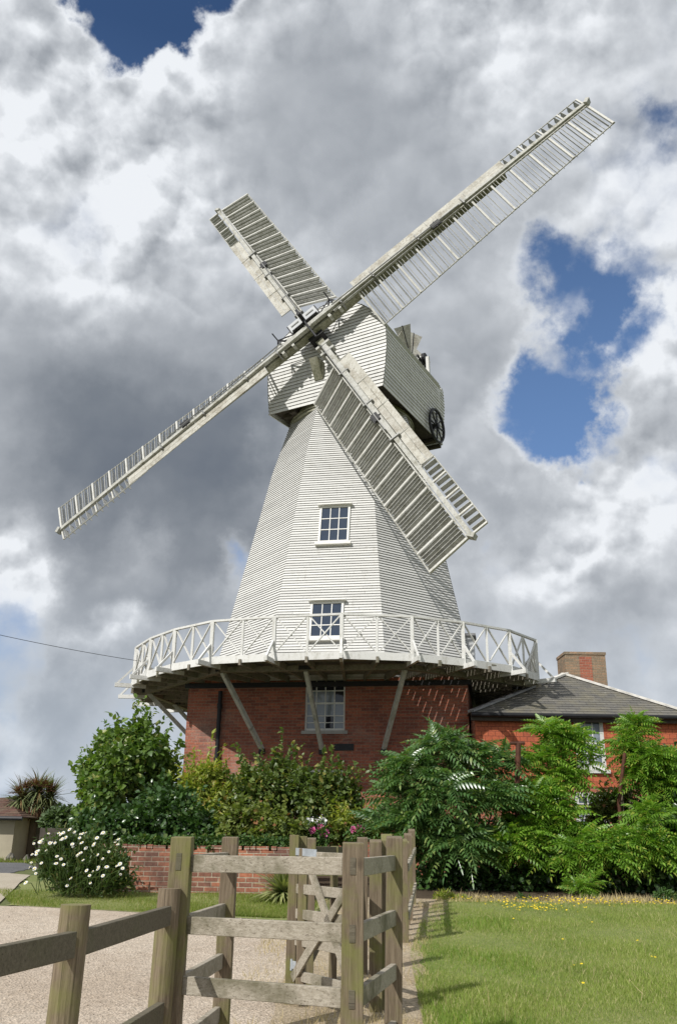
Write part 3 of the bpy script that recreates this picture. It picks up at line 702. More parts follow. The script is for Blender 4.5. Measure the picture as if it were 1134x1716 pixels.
# sails ---------------------------------------------------------------
NS = Vector((-math.sin(PSI) * math.cos(TILT), -math.cos(PSI) * math.cos(TILT), math.sin(TILT)))
US = RH.cross(NS); US = US if US.z > 0 else -US
HUB = C0 + ZU * 16.198 + NS * 2.848
AL = .6
def arm(i): a = AL + i * math.pi / 2; return RH * math.cos(a) + US * math.sin(a)
ARMS = [('UR', 0, 10.97, 0.), ('UL', 1, 10.75, -.30), ('LL', 2, 10.7, 0.), ('LR', 3, 10.45, -.30)]
U0 = 1.92; BSPL = 7.7; WW = 1.36; WN = .50
def tw(u, L): f = (u - U0) / (L - U0); return -.70 + .52 * f
for nm, i, L, off in ARMS:
    A, W = arm(i), arm(i - 1)
    def sp3(u, w_, n_=0.): return HUB + A * u + W * w_ + NS * (n_ + off)
    m = MB(); m.mat('stock_wood'); m.beam(sp3(-.15, .0, -.17), sp3(7.75, .0, -.13), .27, .28, NS, .6)
    m.mat('sail_wood'); m.beam(sp3(.95 if off else -.1, -.02, .10), sp3(L, .0, .05), .17, .14, NS, .70)
    m.beam(sp3(.95, .14, .05), sp3(L, .10, .02), .05, .06, NS, .8)
    for u in (1.3, 2.6, 4.4, 6.2): m.mat('grey_iron'); m.beam(sp3(u, -.17, .0), sp3(u, .17, .0), .34, .05, A)
    m.mat('sail_wood'); m.beam(sp3(L - .02, -.05, .05), sp3(L + .05, .05, .05), .2, .2, NS)
    sail = m.build('sail', mill)
    nb = 12; span = (L - .06 - U0) / nb
    for b in range(nb + 1):
        u = U0 + span * b; t = tw(u, L); m = MB(); m.mat('bar_paint')
        m.beam(sp3(u, .08, -.01), sp3(u, WW, t), .062, .075, NS); (m.beam(sp3(u, -.06, .0), sp3(u, -WN, -t * .12), .05, .06, NS) if u > 7.2 else None)
        m.build('sail_bar', sail)
    m = MB(); m.mat('sail_wood'); m.path([sp3(U0 + span * b - (.05 if b == 0 else 0) + (.05 if b == nb else 0), WW, tw(U0 + span * b, L)) for b in range(nb + 1)], .024, 5); m.build('hemlath', sail)
    m = MB(); m.mat('sail_wood'); m.path([sp3(U0 + span * b, -WN, -tw(U0 + span * b, L) * .12) for b in range(int((BSPL - U0) / span), nb + 1)], .02, 5); m.build('hemlath', sail)
    for b in range(nb):
        m = MB(); m.mat('shutter_canvas')
        for j in range(3):
            u = U0 + span * (b + (j + .5) / 3); t = tw(u, L); hd = .105; e = (sp3(u, WW - .03, t) - sp3(u, .13, 0)).normalized(); nn = e.cross(A).normalized()
            nn = nn if nn.dot(NS) > 0 else -nn
            for side, (wa, wb) in (('w', (.14, WW - .04)),):
                c = (sp3(u, wa, t * wa / WW) + sp3(u, wb, t * wb / WW)) / 2; hl = (sp3(u, wb, t * wb / WW) - sp3(u, wa, t * wa / WW)).length / 2
                lean = nn - A * .30; lean.normalize()
                m.box(c - nn * .03, e * hl, lean * hd, A * .006)
        m.mat('sail_wood')
        for j in (1, 2):
            u = U0 + span * (b + j / 3 - .06); t = tw(u, L); m.beam(sp3(u, .12, .03), sp3(u, WW - .02, t + .03), .018, .03, NS)
        m.build('shutter_bay', sail)
    for b in range(nb):
        u1 = U0 + span * (b + 1)
        if U0 + span * (b + .5) < BSPL: continue
        m = MB(); m.mat('shutter_canvas')
        for j in range(3):
            u = U0 + span * (b + (j + .5) / 3); m.box(sp3(u, -(WN + .1) / 2, -.03), W * (WN - .12) / 2, NS * .10 + A * .012, A * .006)
        m.build('shutter_bay', sail)
    m = MB(); m.mat('sail_board')
    ub = U0 + span * math.ceil((BSPL - U0) / span - .5)
    nseg = 4
    for b in range(nseg):
        ua, uc = U0 + (ub - U0) * b / nseg + .003, U0 + (ub - U0) * (b + 1) / nseg - .003
        for (w0, w1) in ((-.10, -.30), (-.305, -WN)):
            c = sp3((ua + uc) / 2, (w0 + w1) / 2, .03 + .05 * (w0 + w1) / -2); m.box(c, A * (uc - ua) / 2, W * (abs(w1 - w0) / 2 - .002) - NS * .006, NS * .013)
    m.build('leading_board', sail)
    for b in range(nseg + 1):
        m = MB(); m.mat('sail_wood'); u = U0 + (ub - U0) * b / nseg; m.beam(sp3(u, -.1, .055), sp3(u, -WN - .02, .062), .022, .024, NS); m.build('batten', sail)
    m = MB(); m.mat('grey_iron'); m.tube(sp3(1.0, .06, .24), sp3(L * .55, .08, .16), .02, 6)
    m.mat('black_iron'); m.box(sp3(5.1, .08, .14), A * .16, W * .10, NS * .04); m.beam(sp3(5.1, -.08, .15), sp3(5.1, .25, .15), .03, .03, NS); m.beam(sp3(4.95, .2, .15), sp3(5.3, .2, .15), .03, .03, NS)
    m.build('striking_rod', sail)
# hub: poll end, spider and bell cranks
m = MB(); m.mat('black_iron'); m.tube(HUB - NS * 1.6, HUB - NS * .25, .26, 16); m.build('windshaft', mill)
m = MB(); A0, A1 = arm(0), arm(1)
m.mat('black_iron'); m.box(HUB - NS * .38, A0 * .27, A1 * .30, NS * .20)
for s in (-1, 1):
    m.mat('black_iron'); c = HUB + A1 * .42 + A0 * s * .30 + NS * .02; m.box(c, A0 * .28, A1 * .27, NS * .12)
    m.mat('grey_paint'); m.box(c + NS * .125 + A1 * .015, A0 * .24, A1 * .22, NS * .02); m.mat('grey_iron'); m.box(c + NS * .15 + A1 * .06, A0 * .15, A1 * .025, NS * .02)
m.mat('black_iron'); m.tube(HUB + A1 * .3, HUB + A1 * .3 + NS * .55, .07, 12); m.tube(HUB + A1 * .95 + NS * .25, HUB - A1 * .9 + NS * .25, .035, 8); m.tube(HUB - A0 * .5 + A1 * .2 + NS * .2, HUB + A0 * .5 + A1 * .2 + NS * .2, .035, 8)
m.build('poll_end', mill)
for s in (-1, 1):
    m = MB(); m.mat('black_iron'); b0 = HUB + A0 * s * .95 + A1 * .12; ap = b0 + A1 * .50 + A0 * s * .12
    m.tube(b0 - A0 * .16, ap, .032, 6); m.tube(b0 + A0 * .2, ap, .032, 6); m.tube(b0 + A0 * s * -.5 + A1 * .15, ap, .022, 6); m.tube(ap, ap + NS * .35, .02, 6); m.tube(b0 + A0 * s * .35, ap, .02, 6)
    m.build('bell_crank', mill)
for i, (nm, k, L, off) in enumerate(ARMS):          # short cross cleats strapped to the stocks near the hub
    m = MB(); m.mat('sail_wood'); A, W = arm(k), arm(k - 1)
    for u in (.75, 1.15): m.box(HUB + A * u + NS * (off - .02), W * .26, A * .05, NS * .10)
    m.build('stock_cleat', mill)
m = MB(); m.mat('stock_wood'); b0 = cpt(SF + .03, -.25, 15.75)
m.hexa([cpt(SF, -.38, 15.25), cpt(SF, -.02, 15.25), cpt(SF + .07, -.05, 15.27), cpt(SF + .07, -.35, 15.27), cpt(SF, -.38, 15.85), cpt(SF, -.02, 15.85), cpt(SF + .45, -.05, 15.88), cpt(SF + .45, -.35, 15.88)])
m.build('weather_beam', cap)
# fantail -------------------------------------------------------------
fc = atY(690, 606, 27 + .9); 
s_f = (fc - C0).dot(NH); 
fan = MB(); fan.mat('grey_iron'); FCN = C0 + NH * -3.15 + RH * .25; 
d_ = ray(689, 604); tt = ((FCN - EYE).dot(RH)) / d_.dot(RH); FCN = EYE + d_ * tt
fan.tube(FCN - RH * .3, FCN + RH * .3, .06, 10)
fan_o = fan.build('fantail', mill)
for k in range(8):
    a = R(45 * k + 10); dv = NH * math.cos(a) + ZU * math.sin(a); tv = -NH * math.sin(a) + ZU * math.cos(a); tb = (tv * .83 + RH * .56).normalized()
    m = MB(); m.mat('sail_board'); nb_ = dv.cross(tb).normalized()
    q = [FCN + dv * .35 - tb * .10, FCN + dv * .35 + tb * .10, FCN + dv * 1.38 + tb * .40, FCN + dv * 1.38 - tb * .40]
    m.hexa([p - nb_ * .008 for p in q] + [p + nb_ * .008 for p in q]); m.mat('black_iron'); m.beam(FCN, FCN + dv * 1.40, .035, .035, tb); m.build('fan_blade', fan_o)
for w_ in (-.42, .42):
    m = MB(); m.mat('white_paint'); top = FCN + RH * w_; m.beam(top + ZU * .05, cpt(SR - .05, 0, 15.7) + RH * ((top - C0).dot(RH)), .08, .1, RH); m.beam(top - NH * .0, top + NH * .9 - ZU * .75, .07, .08, RH); m.build('fan_post', mill)
m = MB(); m.mat('black_iron'); g0 = FCN + RH * .5 - ZU * .05; m.tube(g0, g0 + RH * .12, .2, 14); m.tube(g0 + ZU * -.3 - NH * .2, g0 + NH * .5 - ZU * .1, .04, 8); m.box(g0 - NH * .25 - ZU * .12, RH * .1, NH * .15, ZU * .08)
for k in range(3): m.box(g0 - NH * (.05 + .2 * k) + ZU * (.1 - .05 * k), RH * .05, NH * .05, ZU * .10)
m.build('fan_gear', mill)
def at_w(px, py, w_):
    d = ray(px, py); t = (w_ - (EYE - C0).dot(RH)) / d.dot(RH); return EYE + d * t
fr = [at_w(716, 598, 1.1), at_w(718, 640, 1.1), at_w(727, 660, 1.6), at_w(733, 688, 1.9)]
m = MB(); m.mat('white_paint'); m.beam(fr[0], fr[1], .10, .12, RH); m.beam(fr[1] + ZU * .3, fr[1] + ZU * .3 + NH * .5, .08, .08, RH); m.beam(at_w(708, 614, 1.1), at_w(718, 640, 1.1), .07, .08, RH); m.mat('black_iron'); m.beam(fr[0] - NH * .08 + ZU * .05, fr[1] - NH * .08, .05, .06, RH); m.build('fan_stage_post', mill)
bx0 = (at_w(724, 652, 2.1) + at_w(732, 684, 2.1)) / 2
m = MB(); m.mat('white_paint'); m.box(bx0, RH * .14, NH * .16, ZU * .36); m.tube(at_w(735, 656, 2.1) - RH * .1, at_w(735, 656, 2.1) + RH * .12, .10, 12); m.build('gear_case', mill)
wc = at_w(731.5, 713.5, 2.34)
m = MB(); m.mat('black_iron'); Rw = .58
for k in range(28):
    a0, a1 = k * math.pi / 14, (k + 1) * math.pi / 14
    m.tube(wc + (NH * math.cos(a0) + ZU * math.sin(a0)) * Rw, wc + (NH * math.cos(a1) + ZU * math.sin(a1)) * Rw, .05, 6)
for k in range(8): a = k * math.pi / 4; m.tube(wc, wc + (NH * math.cos(a) + ZU * math.sin(a)) * Rw, .028, 6)
m.tube(wc - RH * .2, wc + RH * .08, .09, 12); m.build('chain_wheel', mill)

# ================================================================== HOUSE
EZ = 4.37; HX0, HX1, HY0, HY1 = 3.42, 9.2, 22.0, 27.6
hroot = thing('brick_house', (6.2, 22.0, G(22)), 'red tile-hung house with a hipped slate roof adjoining the right of the mill', 'house')
def HP(x, z, o): return Vector((x, HY0 - o, z))
def pxh(px, py): h = hit(px, py, Vector((0, HY0, 0)), Vector((0, -1, 0))); return h.x, h.z
a, b = pxh(960, 1203), pxh(1016, 1290); wU = (a[0], b[0], b[1], a[1]); a, b = pxh(962, 1328), pxh(1022, 1392); wL = (a[0], b[0], b[1], a[1])
zsplit = pxh(900, 1318)[1]
m = MB(); m.mat('hung_tile'); cut_wall(m, HP, HX0, HX1, zsplit, EZ, [wU], .09); m.mat('red_brick')
lo_ = (wL[0], wL[1], wL[2], min(wL[3], zsplit - .01)); cut_wall(m, lambda x, z, o: HP(x, z, o - .02), HX0, HX1, .3, zsplit, [lo_], .09)
for (x, y0, y1) in ((HX0, HY0, HY1), (HX1, HY0, HY1)): m.face([(x, y0, .3), (x, y1, .3), (x, y1, EZ), (x, y0, EZ)])
m.face([(HX0, HY1, .3), (HX1, HY1, .3), (HX1, HY1, EZ), (HX0, HY1, EZ)])
m.build('wall', hroot)
PH = lambda x, z, o: HP(x, z, o - .06)
for q, r_ in ((wU, [.25, .5, .75]), (lo_, [.25, .5, .75])): window(hroot, PH, *q, 3, r_, .055, .09, .03, 'white_paint', 'blind_glass', 'white_paint', meet=.5)
# roof
ap = atY(946, 1131, 24.7); e = .16
LF, RFc = Vector((HX0 - .12, HY0 - e, EZ)), Vector((8.72, HY0 - e, EZ)); LB, RB = Vector((HX0 - .12, HY1 + e, EZ)), Vector((8.72, HY1 + e, EZ))
apb = Vector((ap.x, HY1 + .16 - (ap.y - HY0), ap.z)); RFc.x = 2 * ap.x - LF.x if False else 8.85; RB.x = RFc.x
m = MB(); m.mat('slate')
NC = 18
def lay(a, b, c, d):      # slate courses between eave a-b and top d-c, each course lapped
    nrm = (b - a).cross(d - a).normalized()
    if nrm.z < 0: nrm = -nrm
    for i in range(NC):
        f0, f1 = i / NC, (i + 1) / NC; l0, r0_ = a.lerp(d, f0), b.lerp(c, f0); l1, r1_ = a.lerp(d, f1), b.lerp(c, f1)
        m.face([l0 + nrm * .012, r0_ + nrm * .012, r1_ + nrm * .004, l1 + nrm * .004]); m.face([l0, r0_, r0_ + nrm * .012, l0 + nrm * .012])
lay(LF, RFc, ap, ap); lay(LB, LF, ap, apb); lay(RFc, RB, apb, ap); lay(RB, LB, apb, apb)
roof = m.build('roof', hroot)
m = MB(); m.mat('mastic_lead'); up2 = ZU * .03
m.beam(ap + up2, RFc + up2, .20, .05); m.beam(ap.lerp(LF, -.01) + up2, ap.lerp(LF, .28) + up2, .20, .05); m.beam(ap + up2, apb + up2, .2, .06); m.mat('lead_grey'); m.beam(ap.lerp(LF, .285) + up2, LF + up2, .20, .05); m.build('hip_flashing', roof)
m = MB(); m.mat('dark_timber'); m.box((( LF + RFc) / 2) - ZU * .10 + Vector((0, .03, 0)), Vector(((RFc.x - LF.x) / 2, 0, 0)), Vector((0, .03, 0)), ZU * .09); m.build('fascia', roof)
m = MB(); m.mat('black_iron'); m.tube(LF + Vector((0, -.05, -.05)), RFc + Vector((.3, -.05, -.05)), .055, 10)
m.build('gutter', hroot)
cb = atY(978, 1150, 25.6)
c0_, c1_ = atY(945.5, 1096, 25.3), atY(1013, 1096, 25.3); cz = c0_.z
m = MB(); m.mat('chimney_brick'); wx = (c1_.x - c0_.x) / 2; cc = Vector(((c0_.x + c1_.x) / 2, 25.3 + wx * .8, 0))
m.box(cc + ZU * (cz - 1.0), Vector((wx, 0, 0)), Vector((0, wx * .8, 0)), ZU * 1.0)
m.mat('red_brick'); m.box(cc + ZU * (cz - 1.0) + Vector((.0, -.004 - wx * .8, 0)), Vector((wx * .30, 0, 0)), Vector((0, .004, 0)), ZU * .93)
m.mat('chimney_brick'); m.box(cc + ZU * (cz + .03), Vector((wx + .02, 0, 0)), Vector((0, wx * .8 + .02, 0)), ZU * .04)
m.build('chimney', roof, bevel=.02)

# ================================================================== GARDEN WALL
WY = 15.72
a, b = atY(196, 1418, WY), atY(488, 1420, WY)
m = MB(); m.mat('garden_brick'); gw0, gw1 = -3.9, -.66
m.box(((gw0 + gw1) / 2, WY + .115, (G(WY) - .2 + 1.24) / 2), ((gw1 - gw0) / 2, 0, 0), (0, .115, 0), (0, 0, (1.24 - G(WY) + .2) / 2))
x = gw0 + .02
while x < gw1 - .09:                              # brick-on-edge coping, each a little out of true
    bl = random.choice((.1, .1, .215)); m.box((x + bl / 2, WY + .115 + random.uniform(-.012, .012), 1.24 + .036 + random.uniform(-.008, .008)), (bl / 2 - .005, random.uniform(-.006, .006), 0), (0, .105, 0), (0, 0, .033)); x += bl + random.choice((.004, .004, .03))
gwall = m.build('garden_wall', None, bevel=.004); tag(gwall, 'low weathered brick garden wall in front of the shrubs', 'wall')

# ================================================================== TIMBER FENCES
def pmesh(x, y, top, w_, bot=None, matn='post_wood', wedge=0., rot=0., lean=(0, 0)):
    bot = G(y) - .15 if bot is None else bot
    m = MB(); m.mat(matn); ax = Vector((math.cos(rot), math.sin(rot), 0)) * w_ / 2; ay = Vector((-math.sin(rot), math.cos(rot), 0)) * w_ / 2
    c0, c1 = Vector((x + lean[0], y + lean[1], bot)), Vector((x, y, top))
    m.hexa([c0 - ax - ay, c0 + ax - ay, c0 + ax + ay, c0 - ax + ay, c1 - ax - ay, c1 + ax - ay, c1 + ax + ay + ZU * wedge, c1 - ax + ay + ZU * wedge]); return m
def roundpost(x, y, top, r, lean=(0, 0)):
    m = MB(); m.mat('post_wood'); n = 20; bot = G(y) - .15; zs = np.linspace(bot, top, 9); k = len(m.v)
    rr = [r * (1 + random.uniform(-.02, .02)) for _ in range(n)]
    for j, z in enumerate(zs):
        f = (z - bot) / (top - bot); cx_, cy_ = x + lean[0] * (1 - f), y + lean[1] * (1 - f)
        for i in range(n): t = 2 * math.pi * i / n; q = rr[i] * (1.06 - .06 * f); m.v.append((cx_ + q * math.cos(t), cy_ + q * math.sin(t), z))
    for j in range(8):
        for i in range(n): q = (i + 1) % n; m.f.append((j * n + i, j * n + q, (j + 1) * n + q, (j + 1) * n + i)); m.m.append(0)
    m.f.append(tuple(8 * n + i for i in range(n))); m.m.append(0); return m
def rail(a, b, h=.09, d=.036, matn='rail_wood', ua=None):
    m = MB(); m.mat(matn); a, b = Vector(a), Vector(b); m.beam(a, b, d, h); return m
kg = thing('kissing_gate', (-.35, 5.6, G(5.6)), 'weathered timber kissing gate enclosure with slatted rails and mossy square posts', 'gate')
PZ = lambda y: G(y) + 1.29
P1, P2, P3, P4 = (-.866, 5.42), (-.70, 6.42), (.107, 5.02), (.392, 6.02)
for (x, y), w_, t, lean in ((P1, .118, 1.478, (0, 0)), (P2, .105, 1.478, (0, 0)), (P3, .112, 1.464, (0, 0)), (P4, .100, 1.492, (-.02, 0))):
    o = pmesh(x, y, t, w_, wedge=.004 if (x, y) != P4 else .012, lean=lean).build('post', kg, bevel=.005)
z1, z2, z3, z4 = 1.338, 1.018, .720, .42
for z in (z1, z2, z3):
    rail((P1[0] + .04, P1[1] - .0, z), (P3[0] - .05, P3[1] + .005, z + .010)).build('rail', kg, bevel=.004)
    m = MB(); m.mat('old_panel_wood'); m.box((P3[0] - .002, P3[1] - .0575, z + .012), (.0155, 0, 0), (0, .002, 0), (0, 0, .042)); m.build('tenon_end', kg, bevel=.003)
m = MB(); m.mat('old_panel_wood'); m.box((P1[0] - .005, P1[1] - .0605, z1 + .01), (.0155, 0, 0), (0, .002, 0), (0, 0, .045)); m.build('tenon_end', kg, bevel=.003)
for z in (z1, z2 + .005, z3 + .005, z4):
    rail((P1[0] + .045, P1[1] + .04, z), (P2[0] - .02, P2[1] - .055, z)).build('rail', kg, bevel=.004)
    rail((P3[0] + .04, P3[1] + .045, z + .005), (P4[0] - .015, P4[1] - .052, z + .005)).build('rail', kg, bevel=.004)
# far side: hinge posts, swinging leaf, clapping posts
for (px, y, top, w_, wd) in ((492, 7.62, 1.50, .075, 0), (505, 7.70, 1.49, .085, 0), (629, 7.42, 1.457, .095, .02), (648, 7.50, 1.47, .09, .05)):
    q = atY(px, 1450, y); pmesh(q.x, y, top, w_, wedge=wd).build('post', kg, bevel=.004)

ga, gb = atY(498, 1480, 7.62), atY(590, 1480, 6.95)
def gpnt(f, z): return Vector((ga.x + (gb.x - ga.x) * f, 7.60 + (6.95 - 7.60) * f, z))
m = MB(); m.mat('post_wood'); m.beam(gpnt(.12, .32), gpnt(.12, 1.40), .07, .06, NF)
leafo = m.build('gate_leaf', kg, bevel=.003); m = MB(); m.mat('post_wood'); m.beam(gpnt(1, .32), gpnt(1, 1.38), .07, .06, NF); m.build('leaf_stile', leafo)
for z, h in ((1.335, .085), (1.10, .07), (.92, .07), (.73, .07), (.49, .07)):
    rail(gpnt(.0, z), gpnt(1, z + .0), h, .03).build('leaf_rail', leafo, bevel=.003)
for q in ((gpnt(.02, .47) , gpnt(.98, 1.15)), (gpnt(.25, 1.30), gpnt(.95, .60))):
    off = Vector((-.02, -.03, 0)); rail(q[0] + off, q[1] + off, .07, .02).build('leaf_brace', leafo, bevel=.002)
m = MB(); m.mat('galvanised'); g0, g1 = gpnt(-.04, 1.375) + Vector((0, -.05, 0)), gpnt(.36, 1.368) + Vector((0, -.03, 0)); m.beam(g0, g1, .006, .055); m.build('hinge_strap', leafo)
m = MB(); m.mat('galvanised'); g0, g1 = gpnt(-.06, .56) + Vector((0, -.05, 0)), gpnt(.14, .56) + Vector((0, -.03, 0)); m.beam(g0, g1, .006, .055); m.tube(g0 - ZU * .04, g0 + ZU * .04, .012, 8); m.build('hinge_strap', leafo)
# fence continuing behind the gate
bf = thing('field_fence', (-.2, 8.4, G(8.4)), 'darker timber rail fence with diagonal braces seen through the kissing gate', 'fence')
for px, y, top, w_ in ((519, 8.2, 1.47, .10), (607, 8.9, 1.48, .10), (560, 8.6, 1.40, .07)):
    q = atY(px, 1450, y); pmesh(q.x, y, top, w_, wedge=.01).build('post', bf, bevel=.004)
qa, qb = atY(512, 1450, 8.2), atY(612, 1450, 8.9)
for z in (1.36, 1.02, .66): rail((qa.x, 8.25, z), (qb.x, 8.95, z), .09, .035, 'old_panel_wood').build('rail', bf, bevel=.003)
rail((qa.x + .05, 8.2, .50), (qb.x - .05, 8.85, 1.30), .07, .025, 'old_panel_wood').build('brace', bf)
# post-and-rail fence running off to the left
lf = thing('rail_fence', (-1.06, 4.0, G(4)), 'two-rail timber fence with round mossy posts beside the gravel drive', 'fence')
roundpost(-1.062, 4.0, 1.215, .062, (-.015, 0)).build('post', lf, smooth=False)
roundpost(-.905, 5.33, 1.21, .062, (-.01, 0)).build('post', lf)
roundpost(-1.30, 2.6, 1.22, .062).build('post', lf)
def cr_rail(pts, zs, h=.098):
    for (a, b) in zip(pts, pts[1:]):
        rail((a[0], a[1], zs[0]), (b[0], b[1], zs[1]), h, .04, 'old_panel_wood').build('rail', lf, bevel=.004)
rail((-1.36, 2.55, 1.072), (-1.045, 3.93, 1.072), .098, .042, 'old_panel_wood').build('rail', lf, bevel=.004)
rail((-1.035, 4.02, 1.070), (-.895, 5.262, 1.076), .098, .042, 'old_panel_wood').build('rail', lf, bevel=.004)
rail((-1.36, 2.55, .60), (-1.045, 3.93, .60), .098, .042, 'old_panel_wood').build('rail', lf, bevel=.004)
rail((-1.035, 4.02, .605), (-.895, 5.262, .612), .098, .042, 'old_panel_wood').build('rail', lf, bevel=.004)
# picket fence running away beside the path
pf = thing('picket_fence', (1.1, 12, G(12)), 'run of narrow timber pickets beside the dirt path under the sumac', 'fence')
p0, p1 = atY(675, 1450, 10.8), atY(690, 1450, 14.6)
for i in range(9):
    f = i / 8; x = p0.x + (p1.x - p0.x) * f; y = 10.8 + 3.8 * f; big = i % 4 == 0
    pmesh(x, y, G(y) + (1.06 if big else 1.0) - .02 * (i % 2), .10 if big else .06, wedge=.03).build('post' if big else 'picket', pf, bevel=.003)
for dz in (.28, .78): rail((p0.x + .05, 10.8, G(10.8) + dz), (p1.x + .05, 14.6, G(14.6) + dz), .08, .035).build('rail', pf)
# larch-lap panels, dark fence and house on the far left
lp = thing('panel_fence', (-10.2, 30, G(30)), 'overlapping board fence panels beside the beige cottage', 'fence')
def seg(pxa, pxb, y, ztop, pxpost):
    a, b = atY(pxa, 1400, y), atY(pxb, 1400, y); m = MB(); m.mat('old_panel_wood'); n = 12
    for i in range(n): z = G(30) + .03 + (ztop - G(30) - .05) * i / n; m.box(((a.x + b.x) / 2, y + .01 * (i % 2), z + .07), ((b.x - a.x) / 2, 0, 0), (0, .012, 0), (0, .01, .075))
    m.build('panel', lp)
zt = atY(45, 1371, 30).z
seg(22, 42, 30.4, zt - .05, 0); seg(52, 74, 30, zt, 0)
for px in (44, 50): q = atY(px, 1400, 30); pmesh(q.x, 29.95, zt + .05, .12).build('post', lp)
df = thing('close_board_fence', (-7.4, 25, G(25)), 'dark close-board fence behind the daisies', 'fence')
a, b = atY(70, 1400, 24), atY(150, 1400, 22); zt2 = atY(72, 1389, 24).z; n = 14
for i in range(n):
    f = i / n; m = MB(); m.mat('dark_timber'); x = a.x + (b.x - a.x) * f; y = 24 - 2 * f; m.box((x, y, (G(24) + zt2) / 2), ((b.x - a.x) / n * .48, -.05, 0), (0, .02, 0), (0, 0, (zt2 - G(24)) / 2 + .02)); m.build('board', df)
ct = thing('cottage', (-12.5, 29, G(29)), 'low beige rendered cottage with brown tiled roof at the left edge', 'house')
c1 = atY(23, 1400, 28.5); ev = atY(30, 1370, 28.5).z
m = MB(); m.mat('render_beige'); m.box((c1.x - 3, 31, (G(30) + ev) / 2), (3, 0, 0), (0, 2.5, 0), (0, 0, (ev - G(30)) / 2)); m.build('wall', ct)
m = MB(); m.mat('roof_tile'); e1 = atY(38, 1371, 28.2); rz = atY(0, 1336, 28.2).z; NC2 = 12
x0_, x1_ = c1.x - 7, e1.x; yr = 31
rd = Vector((atY(2, 1336, 30.5).x, yr, atY(2, 1336, 30.5).z))
A_, B_, C_, D_ = Vector((x0_, 28.2, ev)), Vector((x1_, 28.2, ev)), Vector((rd.x, yr, rd.z)), Vector((x0_, yr, rd.z)); E_ = Vector((x1_, 33.8, ev)); F_ = Vector((x0_, 33.8, ev))
for i in range(NC2):
    f0, f1 = i / NC2, (i + 1) / NC2
    for (a, b, c, d) in ((A_, B_, C_, D_), (B_, E_, C_, C_), (E_, F_, D_, C_)):
        l0, r0_, l1, r1_ = a.lerp(d, f0), b.lerp(c, f0), a.lerp(d, f1), b.lerp(c, f1); m.face([l0 + ZU * .03, r0_ + ZU * .03, r1_ + ZU * .005, l1 + ZU * .005]); m.face([l0, r0_, r0_ + ZU * .03, l0 + ZU * .03])
m.build('roof', ct)
m = MB(); m.mat('black_iron'); m.tube(A_ - ZU * .03, B_ - ZU * .03, .06, 8); m.build('gutter', ct)
for px, py, s, lb in ((18, 1443, .16, 'leftmost small dark stone on the verge by the road'), (45, 1442, .12, 'small dark stone on the verge beside the fence post')):
    gx, gy = gp(px, py + 2); m = MB(); m.mat('kerb_stone'); n = 7; me_ = [Vector((gx + s * .8 * math.cos(t * .9), gy + s * math.sin(t * .9), G(gy))) for t in range(n)]
    tp = [Vector((p.x * .5 + gx * .5 + random.uniform(-.02, .02), p.y * .5 + gy * .5, G(gy) + s * random.uniform(1.3, 1.8))) for p in me_]
    md = [Vector((p.x + random.uniform(-.03, .03), p.y, G(gy) + s * random.uniform(.6, .9))) for p in me_]
    for i in range(n):
        j = (i + 1) % n; m.face([me_[i], me_[j], md[j], md[i]]); m.face([md[i], md[j], tp[j], tp[i]])
    m.face(tp); tag(m.build('boulder', None), lb, 'stone')
m = MB(); m.mat('black_iron'); ca, cb_ = atY(-260, 1000, 18), atY(229, 1107, 24.3); pts = []
for i in range(25): f = i / 24; p = ca.lerp(cb_, f); p.z -= .10 * 4 * f * (1 - f) ; pts.append(p)
m.path(pts, .007, 5); tag(m.build('overhead_cable', None), 'thin black cable running from the left to the mill gallery', 'cable')
for px, y, top, xb, lb in ((868, 17.0, 1246, 1, 'rusty iron post with a crossbar between the sumac shrubs'), (1046, 17.8, 1262, 0, 'leaning rusty iron post among the right-hand sumac branches')):
    q = atY(px, top, y); m = MB(); m.mat('rust'); bx_ = q.x + (-.22 if not xb else -.10); m.path([Vector((bx_, y, .5)), Vector((bx_ + .02, y, q.z - .9)), q], .05 if xb else .035, 8)
    o = m.build('iron_post', None)
    if xb:
        m = MB(); m.mat('rust'); m.tube(q - Vector((.16, 0, 0)), q + Vector((.12, 0, .01)), .03, 8); c = m.build('crossbar', o)
        for dz in (.45, .9): m = MB(); m.mat('rust'); m.tube(q - Vector((.16, 0, dz)), q + Vector((.02, 0, -dz)), .022, 8); m.build('rung', o)
    tag(o, lb, 'post')

